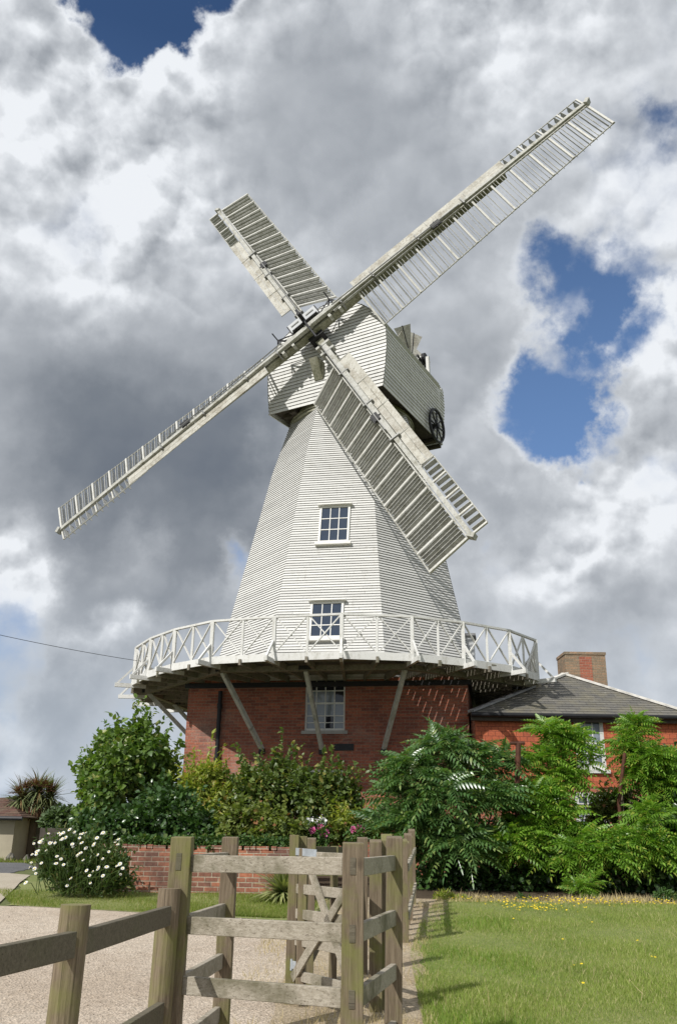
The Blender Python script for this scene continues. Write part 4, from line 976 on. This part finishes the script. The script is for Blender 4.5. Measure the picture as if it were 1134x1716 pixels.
# ================================================================== VEGETATION
def nrm_(a): return a / (np.linalg.norm(a, axis=1, keepdims=True) + 1e-9)
LEAF_V = np.array([(0, 0, 0), (-.36, .30, .10), (0, .34, 0), (.36, .30, .10), (-.30, .70, .06), (0, .72, -.02), (.30, .70, .06), (0, 1.05, -.10)], float)
LEAF_F = np.array([(0, 2, 1), (0, 3, 2), (1, 2, 5), (1, 5, 4), (2, 3, 6), (2, 6, 5), (4, 5, 7), (5, 6, 7)])
NARROW = LEAF_V * np.array([.45, 1, .5])
def crown(name, parent, clumps, n, size, matname, tv=LEAF_V, up=.25, droop=.3, shell=.5, shoots=0, shoot_len=.5, seed=1, sizevar=.35):
    """leaves through the volume of many clumps (x,y,z,rx,ry,rz) with leading shoots standing proud of the outline"""
    r = np.random.default_rng(seed); C = np.array(clumps, float); vol = C[:, 3] * C[:, 4] * C[:, 5]; idx = r.choice(len(C), n, p=vol ** .7 / (vol ** .7).sum())
    d = nrm_(r.normal(size=(n, 3))); rr = (shell + (1 - shell) * r.random(n) ** .6)[:, None] * (1 + .18 * r.normal(size=(n, 1)))
    P = C[idx, :3] + d * C[idx, 3:] * rr
    A = nrm_(d * 1.0 + r.normal(size=(n, 3)) * .7 + np.array([0, 0, -droop])); B = nrm_(r.normal(size=(n, 3)) * .5 + np.array([0, 0, up * 2]) + d * .8)
    if shoots:
        PP = [P]; AA = [A]; BB = [B]
        for k in range(shoots):
            c = C[r.integers(len(C))]; dd = nrm_(r.normal(size=(1, 3)) + np.array([[0, 0, .9]]))[0]; base = c[:3] + dd * c[3:] * .85; L = shoot_len * (.5 + r.random())
            g = nrm_((dd + np.array([0, 0, .9]) + .3 * r.normal(size=3))[None])[0]; m_ = int(L / (size * .32)) + 2; tt = np.linspace(0, 1, m_)
            q = base + g * (tt * L)[:, None]; an = nrm_(r.normal(size=(m_, 3)) + g * .5); PP.append(q); AA.append(an); BB.append(nrm_(np.tile([0, 0, 1.], (m_, 1)) + .5 * r.normal(size=(m_, 3))))
        P, A, B = np.vstack(PP), np.vstack(AA), np.vstack(BB)
    ok = P[:, 2] > G(float(P[:, 1].mean())) + .01; P, A, B = P[ok], A[ok], B[ok]
    V, F = instances(tv, LEAF_F, P, A, B, size * (1 + sizevar * r.normal(size=len(P)).clip(-1.5, 2)))
    return raw(name, V, F, [matname], parent)
def stems(name, parent, base, tips, r0=.05, matname='bark', seed=3, jig=.12, n=5, rt_=.25):
    r = random.Random(seed); m = MB(); m.mat(matname)
    for t in tips:
        sprd = 4 if name == 'stem' and len(tips) == 18 else 1; b = Vector(base) + Vector((r.uniform(-.15, .15) * sprd, r.uniform(-.1, .1), 0)); t = Vector(t); pts = []
        for i in range(n + 1):
            f = i / n; p = b.lerp(t, f); p.x = b.x + (t.x - b.x) * f ** 1.35; p.y = b.y + (t.y - b.y) * f ** 1.35
            if 0 < i: p += Vector((r.uniform(-jig, jig), r.uniform(-jig, jig), 0)) * (1 if i < n else .3)
            pts.append(p)
        m.path(pts, lambda f: r0 * (1 - f * (1 - rt_)), 6)
    return m.build(name, parent)
SHR = .84
def clumps_px(lst, Y0):
    """(px, py, radius px, dY) -> clump ellipsoids standing at their own distance"""
    out = []
    for px, py, rp, dy in lst:
        y = Y0 + dy; p = atY(px, py, y); k = y / FPX * .98; rp *= SHR; out.append((p.x, p.y, p.z, rp * k, rp * k * 1.0, rp * k * .92))
    return out
def plant(name, label, cat, Y0, lst, n, size, matname, gx=None, group=None, trunk=True, stem_r=.04, part='foliage', **kw):
    cl = clumps_px(lst, Y0); ax = sum(c[0] for c in cl) / len(cl) if gx is None else gx
    t = thing(name, (ax, Y0, G(Y0)), label, cat, group)
    crown(part, t, cl, n, size, matname, **kw)
    if trunk: stems('stem', t, (ax, Y0, G(Y0) - .05), [c[:3] for c in cl if c[2] > G(Y0) + .5], stem_r, seed=len(lst))
    return t
plant('leafy_tree', 'broad-leaved young tree with several thin trunks left of the brick base', 'tree', 19.5,
      [(228, 1232, 26, 0), (190, 1248, 30, .2), (252, 1258, 34, -.2), (212, 1280, 42, -.3), (160, 1285, 28, .1), (268, 1290, 34, .1), (150, 1318, 20, 0), (180, 1325, 40, -.4), (235, 1315, 30, .6), (276, 1330, 26, .2), (205, 1360, 30, .4), (158, 1360, 32, -.3)],
      8200, .105, 'sycamore_leaf', gx=-4.6, shoots=110, shoot_len=.5, shell=.3, seed=5, stem_r=.045)
plant('laurel_bush', 'dense dark green laurel growing over the brick wall', 'bush', 17.6,
      [(185, 1392, 34, -.2), (235, 1385, 42, 0), (285, 1378, 44, .1), (325, 1388, 36, 0), (262, 1350, 34, .5), (300, 1345, 28, .4), (150, 1385, 26, .3), (345, 1400, 28, -.2)],
      11000, .085, 'laurel_leaf', shoots=50, shoot_len=.3, shell=.55, seed=6)
plant('willow_shrub', 'upright yellow-green shrub with narrow leaves against the brick base', 'shrub', 19.2,
      [(352, 1300, 26, 0), (338, 1335, 34, 0), (368, 1335, 32, .1), (350, 1372, 40, -.1), (322, 1310, 18, .1), (385, 1370, 24, 0)],
      12000, .10, 'yellow_leaf', tv=NARROW, droop=.8, shoots=70, shoot_len=.45, shell=.3, seed=7, stem_r=.02)
plant('apple_tree', 'spreading dark green fruit tree in front of the lower mill window', 'tree', 18.8,
      [(425, 1306, 26, 0), (468, 1292, 26, .1), (445, 1325, 36, -.2), (500, 1315, 34, 0), (540, 1320, 30, .1), (575, 1328, 26, 0), (520, 1340, 36, -.2), (480, 1345, 34, .2), (565, 1350, 30, 0), (592, 1345, 16, .1), (412, 1330, 24, .1), (425, 1360, 26, .1)],
      10500, .082, 'hawthorn_leaf', gx=-.9, shoots=120, shoot_len=.42, shell=.3, seed=8, stem_r=.035)
plant('barberry_shrub', 'low shrub with yellow and reddish leaves behind the wall', 'shrub', 17.2,
      [(400, 1372, 26, 0), (432, 1378, 30, .1), (470, 1390, 26, 0), (500, 1396, 20, .1), (385, 1398, 22, 0), (440, 1402, 22, -.2), (605, 1392, 18, .6), (560, 1400, 18, .4)],
      6000, .075, 'autumn_leaf', shoots=60, shoot_len=.3, shell=.3, seed=9, stem_r=.012)
plant('ivy', 'low ivy trailing along the top of the brick wall', 'climber', 15.95,
      [(x, 1413 + random.uniform(-4, 5), 12, random.uniform(-.15, .05)) for x in range(326, 486, 9)] + [(x, 1411 + random.uniform(-3, 4), 10, -.05) for x in range(205, 330, 11)], 8500, .045, 'ivy_leaf', trunk=False, seed=10, shell=.2)
plant('round_bush', 'small rounded green bush beside the palm and fence panels', 'bush', 27,
      [(105, 1372, 22, 0), (122, 1382, 20, 0), (88, 1378, 18, 0), (108, 1392, 26, 0), (136, 1366, 14, 1)], 5000, .11, 'far_leaf', seed=12, shell=.5, stem_r=.02)
plant('distant_tree', 'distant hedgerow tree behind the cottage roof', 'tree', 60, [(38, 1352, 14, 0), (20, 1350, 10, 0), (150, 1362, 12, 6), (165, 1356, 12, 4)], 3000, .3, 'far_leaf', seed=13, shell=.5)
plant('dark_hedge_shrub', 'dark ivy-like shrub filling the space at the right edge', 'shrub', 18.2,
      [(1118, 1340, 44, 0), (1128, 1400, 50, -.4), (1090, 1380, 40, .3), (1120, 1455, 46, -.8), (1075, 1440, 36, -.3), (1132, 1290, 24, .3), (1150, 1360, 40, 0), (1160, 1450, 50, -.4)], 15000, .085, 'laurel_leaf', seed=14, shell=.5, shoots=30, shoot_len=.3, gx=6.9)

# sumac: arching pinnate fronds whorled at the branch tips
def frond_template(np_=8):
    V = []; F = []
    def add(vs, fs): b = len(V); V.extend(vs); F.extend([tuple(b + i for i in f) for f in fs])
    ry = lambda t: t; rz = lambda t: .20 * math.sin(t * 2.0) - .42 * t * t
    for i in range(np_):
        t0 = .16 + .80 * i / (np_ - 1); ln = .235 * math.sin(math.pi * (.22 + .72 * (i + .3) / np_)) + .03
        for s in (-1, 1):
            o = np.array([0, ry(t0), rz(t0)]); d = np.array([s * .83, .44, -.38]); d /= np.linalg.norm(d); wv = np.array([s * -.32, .86, .12]) * .050
            q = o + d * ln * .45 + np.array([0, 0, .012]); e = o + d * ln + np.array([0, 0, -.05 * ln / .2])
            add([tuple(o), tuple(q + wv), tuple(e), tuple(q - wv), tuple(q - np.array([0, 0, .012]))], [(0, 4, 1), (1, 4, 2), (2, 4, 3), (3, 4, 0)])
    o = np.array([0, 1, rz(1)]); add([tuple(o), (-.035, 1.08, rz(1) - .04), (0, 1.2, rz(1) - .14), (.035, 1.08, rz(1) - .04), (0, 1.09, rz(1) - .055)], [(0, 4, 1), (1, 4, 2), (2, 4, 3), (3, 4, 0)])
    ns = 6
    for i in range(ns):
        t0, t1 = i / ns, (i + 1) / ns; add([(-.006, ry(t0), rz(t0)), (.006, ry(t0), rz(t0)), (.006, ry(t1), rz(t1)), (-.006, ry(t1), rz(t1))], [(0, 1, 2), (0, 2, 3)])
    return np.array(V, float), np.array(F)
FRV, FRF = frond_template()
def sumac(label, Y0, lst, ntips, matname, gx, seed, fl=.50, group='sumac shrubs along the hedge', per=8):
    r = np.random.default_rng(seed); cl = np.array(clumps_px(lst, Y0)); cl[:, 3:] *= .88; t = thing('sumac_shrub', (gx, Y0, G(Y0)), label, 'shrub', group)
    vol = cl[:, 3] * cl[:, 5]; idx = r.choice(len(cl), ntips, p=vol / vol.sum()); d = nrm_(r.normal(size=(ntips, 3)) * np.array([1, 1, 1]) + np.array([0, -.35, .30]))
    tips = cl[idx, :3] + d * cl[idx, 3:] * (.45 + .5 * r.random((ntips, 1)))
    if fl > .4: k = tips[:, 2] > G(Y0) + .52; tips, d = tips[k], d[k]; ntips = len(tips)
    P = []; A = []; B = []; S = []
    for k in range(ntips):
        axis = nrm_((d[k] * .7 + np.array([0, 0, .9]))[None])[0]; x = nrm_(np.cross(axis, r.normal(size=3))[None])[0]; y = np.cross(axis, x); ph = r.random() * 6.28
        for j in range(per):
            a = ph + j * 2.4; lift = .25 + .9 * (j / per) ** 1.5; g = np.cos(a) * x + np.sin(a) * y + axis * lift + r.normal(size=3) * .12; g = g / np.linalg.norm(g)
            side = np.cross(g, [0, 0, 1]); nn = np.cross(side, g); P.append(tips[k] - axis * .10 * (1 - j / per)); A.append(g); B.append(nn + .25 * r.normal(size=3)); S.append(fl * (1.05 - .45 * (j / per) ** 2) * (.85 + .3 * r.random()))
    V, F = instances(FRV, FRF, np.array(P), np.array(A), np.array(B), np.array(S))
    raw('foliage', V, F, [matname], t)
    sel = tips[r.permutation(ntips)[:18]]
    stems('stem', t, (gx, Y0 + .25, G(Y0) - .05), sel, .024, seed=seed, jig=.08)
    return t
sumac('large sumac with silvery dark green fronds right of the picket fence', 17.2,
      [(740, 1262, 46, 0), (690, 1300, 44, -.2), (800, 1290, 46, 0), (835, 1280, 24, .2), (665, 1340, 30, 0), (740, 1340, 60, -.5), (820, 1350, 44, -.2), (690, 1390, 44, -.3), (770, 1410, 50, -.5), (690, 1420, 26, 0), (640, 1385, 22, .3), (790, 1430, 34, -.5)], 135, 'dark_sumac_leaf', 2.2, 21, .60)
sumac('tall bright green sumac in front of the left part of the house', 17.6,
      [(918, 1238, 34, .2), (955, 1252, 34, .3), (912, 1285, 38, 0), (982, 1275, 18, .2), (945, 1305, 22, 0), (905, 1345, 48, -.3), (880, 1400, 46, -.5), (935, 1385, 38, -.4), (855, 1425, 40, -.8), (915, 1435, 36, -.8), (850, 1340, 26, 0)], 135, 'sumac_leaf', 4.1, 22, .52)
sumac('bright green sumac at the far right with its top against the eaves', 18.0,
      [(1062, 1225, 24, .2), (1048, 1250, 16, .2), (1085, 1272, 28, 0), (1112, 1285, 22, 0), (1072, 1305, 24, 0), (1110, 1320, 24, 0)], 62, 'sumac_leaf', 5.9, 23, .48)
sumac('low spreading sumac below the lower house window', 16.9,
      [(985, 1422, 34, 0), (1030, 1425, 34, 0), (1078, 1412, 36, .1), (1088, 1372, 30, .2), (1010, 1440, 36, -.3), (965, 1440, 30, -.3), (1090, 1430, 30, 0), (1125, 1430, 30, .2)], 95, 'sumac_leaf', 5.0, 24, .52)
sumac('small sumac sucker at the foot of the hedge', 15.9, [(970, 1492, 22, 0), (995, 1480, 16, 0)], 9, 'sumac_leaf', 4.1, 25, .32)
# dense shaded understorey behind the fronds
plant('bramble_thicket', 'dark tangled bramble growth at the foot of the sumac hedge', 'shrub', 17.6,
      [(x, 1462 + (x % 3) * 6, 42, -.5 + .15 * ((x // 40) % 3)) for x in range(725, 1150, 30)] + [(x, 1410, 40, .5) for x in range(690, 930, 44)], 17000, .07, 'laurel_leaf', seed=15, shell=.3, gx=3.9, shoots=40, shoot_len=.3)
plant('reddish_shrub', 'thin brownish shrub in front of the wall between the house windows', 'shrub', 18.6,
      [(1010, 1345, 22, 0), (1040, 1340, 22, 0), (1000, 1365, 18, 0), (1035, 1365, 20, 0), (1005, 1392, 18, 0)], 2600, .075, 'autumn_leaf', seed=16, shell=.2, shoots=20, shoot_len=.25, stem_r=.015)
for px, py, rp, n, lb in ((745, 1506, 15, 900, 'small yellow-green weed clump at the left foot of the hedge'), (775, 1510, 10, 500, 'smaller weed clump just right of the yellow-green one'), (875, 1508, 9, 380, 'low weeds at the middle foot of the hedge'), (1112, 1502, 14, 600, 'feathery weeds at the right end of the lawn')):
    plant('weed_clump', lb, 'weed', 15.4, [(px, py, rp, 0), (px + rp, py + 2, rp * .7, 0), (px - rp * .7, py + 2, rp * .7, 0)], n, .055, 'yellow_leaf' if px < 800 else 'ivy_leaf', tv=NARROW, group='weeds at the foot of the hedge', trunk=False, seed=int(px), shell=.2)

# daisies ------------------------------------------------------------
db = thing('daisy_bush', (-4.0, 15.0, G(15)), 'large clump of tall white ox-eye daisies in front of the wall end', 'flowering plant')
cl = clumps_px([(95, 1435, 20, 0), (120, 1445, 26, 0), (155, 1455, 26, 0), (190, 1460, 24, .1), (85, 1460, 18, 0), (115, 1474, 24, -.1), (150, 1480, 22, -.1), (185, 1482, 20, -.1), (212, 1482, 13, 0), (150, 1425, 22, .2), (110, 1415, 16, .1), (180, 1432, 18, .1), (75, 1440, 12, 0), (200, 1445, 14, 0)], 14.9)
crown('foliage', db, cl, 7000, .07, 'daisy_leaf', tv=NARROW, up=.1, droop=-.6, shell=.1, shoots=240, shoot_len=.20, seed=30)
fl = [(282, 745), (340, 742), (350, 750), (366, 740), (402, 722), (430, 737), (465, 748), (478, 745), (495, 740), (585, 745), (595, 740), (560, 770), (245, 780), (236, 795), (197, 803), (290, 800), (300, 798), (318, 799), (350, 780), (360, 776), (460, 770), (472, 798), (418, 806), (422, 822), (540, 810), (683, 778), (665, 795), (680, 808), (628, 850), (187, 865), (214, 848), (222, 845), (267, 842), (353, 892), (330, 876), (467, 856), (455, 862), (448, 870), (492, 832), (480, 898), (563, 868), (592, 890), (325, 917), (368, 924), (708, 945), (692, 920), (674, 932), (616, 937), (570, 938), (565, 950), (500, 958), (536, 963), (517, 987), (696, 980), (594, 988), (410, 1002), (522, 1030), (182, 912), (172, 940), (200, 948), (208, 975), (150, 1028), (240, 915), (380, 768), (212, 862), (228, 792), (388, 1045), (497, 828), (545, 800)]
m = MB(); m.mat('daisy_leaf')
for k, (zx, zy) in enumerate(fl):
    px, py = zx * .291, 1180 + zy * .291; y = 14.35 + .5 * rng.random() - .004 * (py - 1400); c = atY(px, py, y); nv = Vector((rng.normal() * .35 - .35, rng.normal() * .3 - .7, .65 + .3 * rng.random())).normalized()
    q = MB(); x_ = nv.orthogonal().normalized(); y_ = nv.cross(x_); np_ = 13; rr = .033 * (.7 + .5 * rng.random())
    q.mat('white_petal')
    for i in range(np_):
        t = 2 * math.pi * i / np_; dt = .21; e = lambda t, r_, h_: c + (x_ * math.cos(t) + y_ * math.sin(t)) * r_ + nv * h_
        q.face([e(t, rr * .2, 0), e(t - dt, rr * .75, .004), e(t, rr, -.004), e(t + dt, rr * .75, .004)])
    q.mat('yellow_petal'); q.tube(c - nv * .002, c + nv * .008, rr * .27, 8); q.build('flower', db)
    b = Vector((c.x * .6 + -4.0 * .4 + rng.normal() * .15, y + .2, G(y) + .1)); m.path([b, b.lerp(c, .6) + ZU * .06, c - nv * .003], .005, 4)
m.build('stalk', db)
# cabbage palm
pt = atY(60, 1343, 30); pb = thing('cabbage_palm', (pt.x, 30, G(30)), 'cabbage palm with spiky leaves and brown flower heads behind the fence', 'palm')
m = MB(); m.mat('bark'); m.path([Vector((pt.x, 30, G(30))), Vector((pt.x, 30, pt.z - .3)), Vector((pt.x, 30, pt.z))], lambda f: .16 - .03 * f, 10); m.build('trunk', pb)
BL = np.array([(-.5, 0, 0), (.5, 0, 0), (-.5, .35, .03), (.5, .35, .03), (-.38, .7, -.03), (.38, .7, -.03), (0, 1.05, -.17)], float) * np.array([.06, 1, 1]); BLF = np.array([(0, 1, 3), (0, 3, 2), (2, 3, 5), (2, 5, 4), (4, 5, 6)])
def spikes(name, parent, c, n, L, matname, seed, zmin=-.6, zb=0., wid=1.):
    r = np.random.default_rng(seed); d = nrm_(r.normal(size=(n, 3))); d[:, 2] = np.maximum(d[:, 2] + zb, zmin + .2 * r.random(n)); d = nrm_(d); P = np.tile(np.array(c), (n, 1)) + d * .03
    side = np.cross(d, [0, 0, 1.]); V, F = instances(BL * np.array([wid, 1, 1]), BLF, P, d, np.cross(side, d) + .1 * r.normal(size=(n, 3)), L * (.75 + .35 * r.random(n))); return raw(name, V, F, [matname], parent)
for dx, dz, s in ((0, 0, 1), (-.45, .05, 2), (.4, .1, 3), (.05, .3, 4)): spikes('leaf_head', pb, (pt.x + dx, 30 + .2 * (s % 2), pt.z + dz), 230, .80, 'palm_leaf', 40 + s, -.75, wid=.9)
for dx, dz, s in ((-.55, .38, 1), (-.05, .62, 2), (.45, .45, 3), (-.3, .55, 5), (.3, .6, 6)): spikes('flower_head', pb, (pt.x + dx, 29.8, pt.z + dz - .15), 160, .34, 'dead_leaf', 50 + s, .0, wid=1.2)
pm = MB(); pm.mat('dead_leaf')
spikes('dead_skirt', pb, (pt.x, 29.9, pt.z - .1), 160, .6, 'dead_leaf', 60, -1, -1.2)
yc = gp(478, 1513); yt = thing('striped_yucca', (yc[0], yc[1], G(yc[1])), 'variegated yellow-striped spiky plant beside the wall end', 'plant')
spikes('leaves', yt, (yc[0] - .05, yc[1], G(yc[1]) + .12), 230, .50, 'yucca_leaf', 70, -.1, .4, wid=1.4); spikes('lower_leaves', yt, (yc[0], yc[1] + .05, G(yc[1]) + .05), 60, .42, 'laurel_leaf', 71, -.1, .1)
# peonies
def blooms(name, label, lst, matname, Y, rad_, n=42, leafy=True):
    t = thing(name, tuple(atY(*lst[0], Y)), label, 'flowers'); 
    for k, (px, py) in enumerate(lst):
        c = np.array(atY(px, py, Y + .1 * (k % 3))); r = np.random.default_rng(80 + k); d = nrm_(r.normal(size=(n, 3)) + np.array([0, -.3, .4])); V, F = instances(LEAF_V * np.array([1.3, 1, 2]), LEAF_F, c + d * rad_ * .3, d, nrm_(r.normal(size=(n, 3))), rad_ * (.5 + .5 * r.random(n))); raw('bloom', V, F, [matname], t)
    if leafy:
        cc = [(*atY(px, py + 10, Y), .12, .12, .14) for px, py in lst]; crown('foliage', t, cc, 120 * len(lst), .07, 'ivy_leaf', tv=NARROW, seed=90, shell=.2)
    return t
blooms('pink_peony', 'bright pink peonies behind the gate post', [(524, 1393), (536, 1389), (545, 1396), (541, 1402), (530, 1397), (538, 1394)], 'pink_petal', 17.2, .075)
blooms('pink_peony', 'paler pink peonies just left of the picket fence', [(592, 1391), (601, 1388), (608, 1393)], 'pink_petal', 17.2, .065)
blooms('white_roses', 'white flowers above the pink peonies below the mill window', [(512, 1389), (522, 1384), (531, 1380), (540, 1376), (518, 1378), (506, 1392)], 'white_petal', 17.4, .08)
plant('border_shrub', 'light green border plants between the path and the mill', 'shrub', 17.9, [(575, 1378, 20, 0), (555, 1388, 16, 0), (620, 1385, 24, .2), (640, 1400, 22, 0), (590, 1400, 18, 0)], 3500, .08, 'yellow_leaf', tv=NARROW, seed=91, shell=.25, shoots=40, shoot_len=.3, trunk=False)

# grass -------------------------------------------------------------
GB = np.array([(-.5, 0, 0), (.5, 0, 0), (-.35, .5, .06), (.35, .5, .06), (0, 1, .24)], float) * np.array([.09, 1, 1]); GBF = np.array([(0, 1, 3), (0, 3, 2), (2, 3, 4)])
def grass(name, label, n, poly, h, matname, seed, hv=.4, wid=1., dz=.01, inside=None):
    r = np.random.default_rng(seed); ys = [p[0] for p in poly]; u = r.random(n); y = ys[0] + (ys[-1] - ys[0]) * u ** 1.35
    xl = np.interp(y, ys, [p[1] for p in poly]); xr = np.interp(y, ys, [p[2] for p in poly]); x = xl + (xr - xl) * r.random(n)
    if inside is not None: k = inside(x, y, r); x, y = x[k], y[k]
    n = len(x); z = .036 * np.minimum(y, 17) + dz; P = np.stack([x, y, z], 1); A = nrm_(np.stack([r.normal(size=n) * .35, r.normal(size=n) * .35, np.ones(n)], 1)); B = nrm_(np.stack([r.normal(size=n), r.normal(size=n), np.zeros(n)], 1))
    pat = .8 + .35 * np.sin(x * 2.1 + 1.3 * np.sin(y * 1.3)) * np.sin(y * 1.7 + x)
    V, F = instances(GB * np.array([wid, 1, 1]), GBF, P, A, B, h * pat * (1 + hv * r.normal(size=n)).clip(.4, 2.2)); o = raw(name, V, F, [matname]); tag(o, label, 'grass', kind='stuff'); return o
LP = [(6.4, .62, 2.7), (10, .80, 4.1), (12.8, 1.18, 5.0), (15.4, 1.7, 6.3)]
grass('lawn_grass', 'short mown grass of the sunlit lawn on the right', 210000, LP, .034, 'grass_blade', 100, wid=1.2)
grass('lush_grass', 'longer brighter grass along the edge of the lawn beside the fence', 15000, [(6.4, .70, 1.3), (9, .85, 1.9), (12, 1.1, 2.2), (14.5, 1.6, 2.6)], .07, 'lush_blade', 101, inside=lambda x, y, r: (np.sin(x * 3 + y * 1.7) + np.sin(y * 2.3 - x) + r.normal(size=len(x)) * .6) > .7, wid=.9)
grass('verge_grass', 'short grass strip between the gravel and the brick wall', 50000, [(12.7, -.8, -.35), (13.1, -2.5, -.3), (13.7, -4.55, -.25), (15.7, -5.5, -.1)], .045, 'verge_blade', 102, wid=1.2)
grass('far_grass', 'rough grass on the verge beyond the road', 9000, [(27.5, -14, -8.6), (33, -15, -8.6)], .12, 'verge_blade', 103, wid=1.5)
grass('dry_straw', 'dry straw-coloured grass around the gate posts', 13000, [(6.6, -.65, .75), (9, -.8, .9), (12.4, -.7, 1.3), (15, -.2, 1.8)], .06, 'straw', 104, wid=.7, dz=.016, inside=lambda x, y, r: (np.sin(x * 4 + y) + np.sin(y * 3.1) + r.normal(size=len(x)) * .5) > .1)
grass('seed_stalks', 'sparse pale seed stalks standing above the lawn', 170, LP, .13, 'straw', 105, wid=.35)
grass('hedge_litter', 'dry stalks and leaf litter along the foot of the hedge', 5000, [(15.0, 1.6, 6.6), (15.9, 1.7, 7.2)], .09, 'straw', 106, wid=.9)
r = np.random.default_rng(110); n = 420                         # buttercups scattered along the far edge of the lawn
x = np.concatenate([4.0 + r.normal(size=300) * 1.0, 2.9 + r.normal(size=90) * .25, 2 + 4 * r.random(30)]); y = np.concatenate([15.0 + r.normal(size=300) * .25 - .05, 13.9 + r.normal(size=90) * .22, 8 + 6 * r.random(30)]); k = (y < 15.6) & (x > 1.6); x, y = x[k], y[k]
P = np.stack([x, y, .036 * y + .06 + .03 * r.random(len(x))], 1); A = nrm_(r.normal(size=P.shape) * np.array([1, 1, .2])); V, F = instances(LEAF_V * np.array([1.3, 1, 1]), LEAF_F, P, A, np.tile([0, -.3, 1.], (len(P), 1)), .030 * np.ones(len(P)))
tag(raw('yellow_flowers', V, F, ['yellow_petal']), 'scatter of small yellow flowers along the far edge of the lawn', 'flowers', kind='stuff')
P = np.stack([rng.uniform(-6, .7, 9000), rng.uniform(6.2, 13, 9000), np.zeros(9000)], 1); P[:, 2] = .036 * P[:, 1] + .012   # loose stones lying on the drive
A = nrm_(rng.normal(size=P.shape) * np.array([1, 1, .1])); ST = np.array([(-.5, -.4, 0), (.5, -.45, 0), (.45, .5, 0), (-.5, .4, 0), (-.2, -.2, .5), (.25, -.15, .55), (.2, .25, .45), (-.25, .2, .5)], float)
STF = np.array([(0, 1, 5), (0, 5, 4), (1, 2, 6), (1, 6, 5), (2, 3, 7), (2, 7, 6), (3, 0, 4), (3, 4, 7), (4, 5, 6), (4, 6, 7)])
V, F = instances(ST, STF, P, A, np.tile([0, 0, 1.], (len(P), 1)), rng.uniform(.003, .011, len(P)) * (1 + 1.2 * (rng.random(len(P)) > .985))); tag(raw('loose_stones', V, F, ['gravel']), 'loose pale stones scattered over the gravel drive', 'stones', kind='stuff')
for o in list(scene.objects):
    if 'org' in o: del o['org']
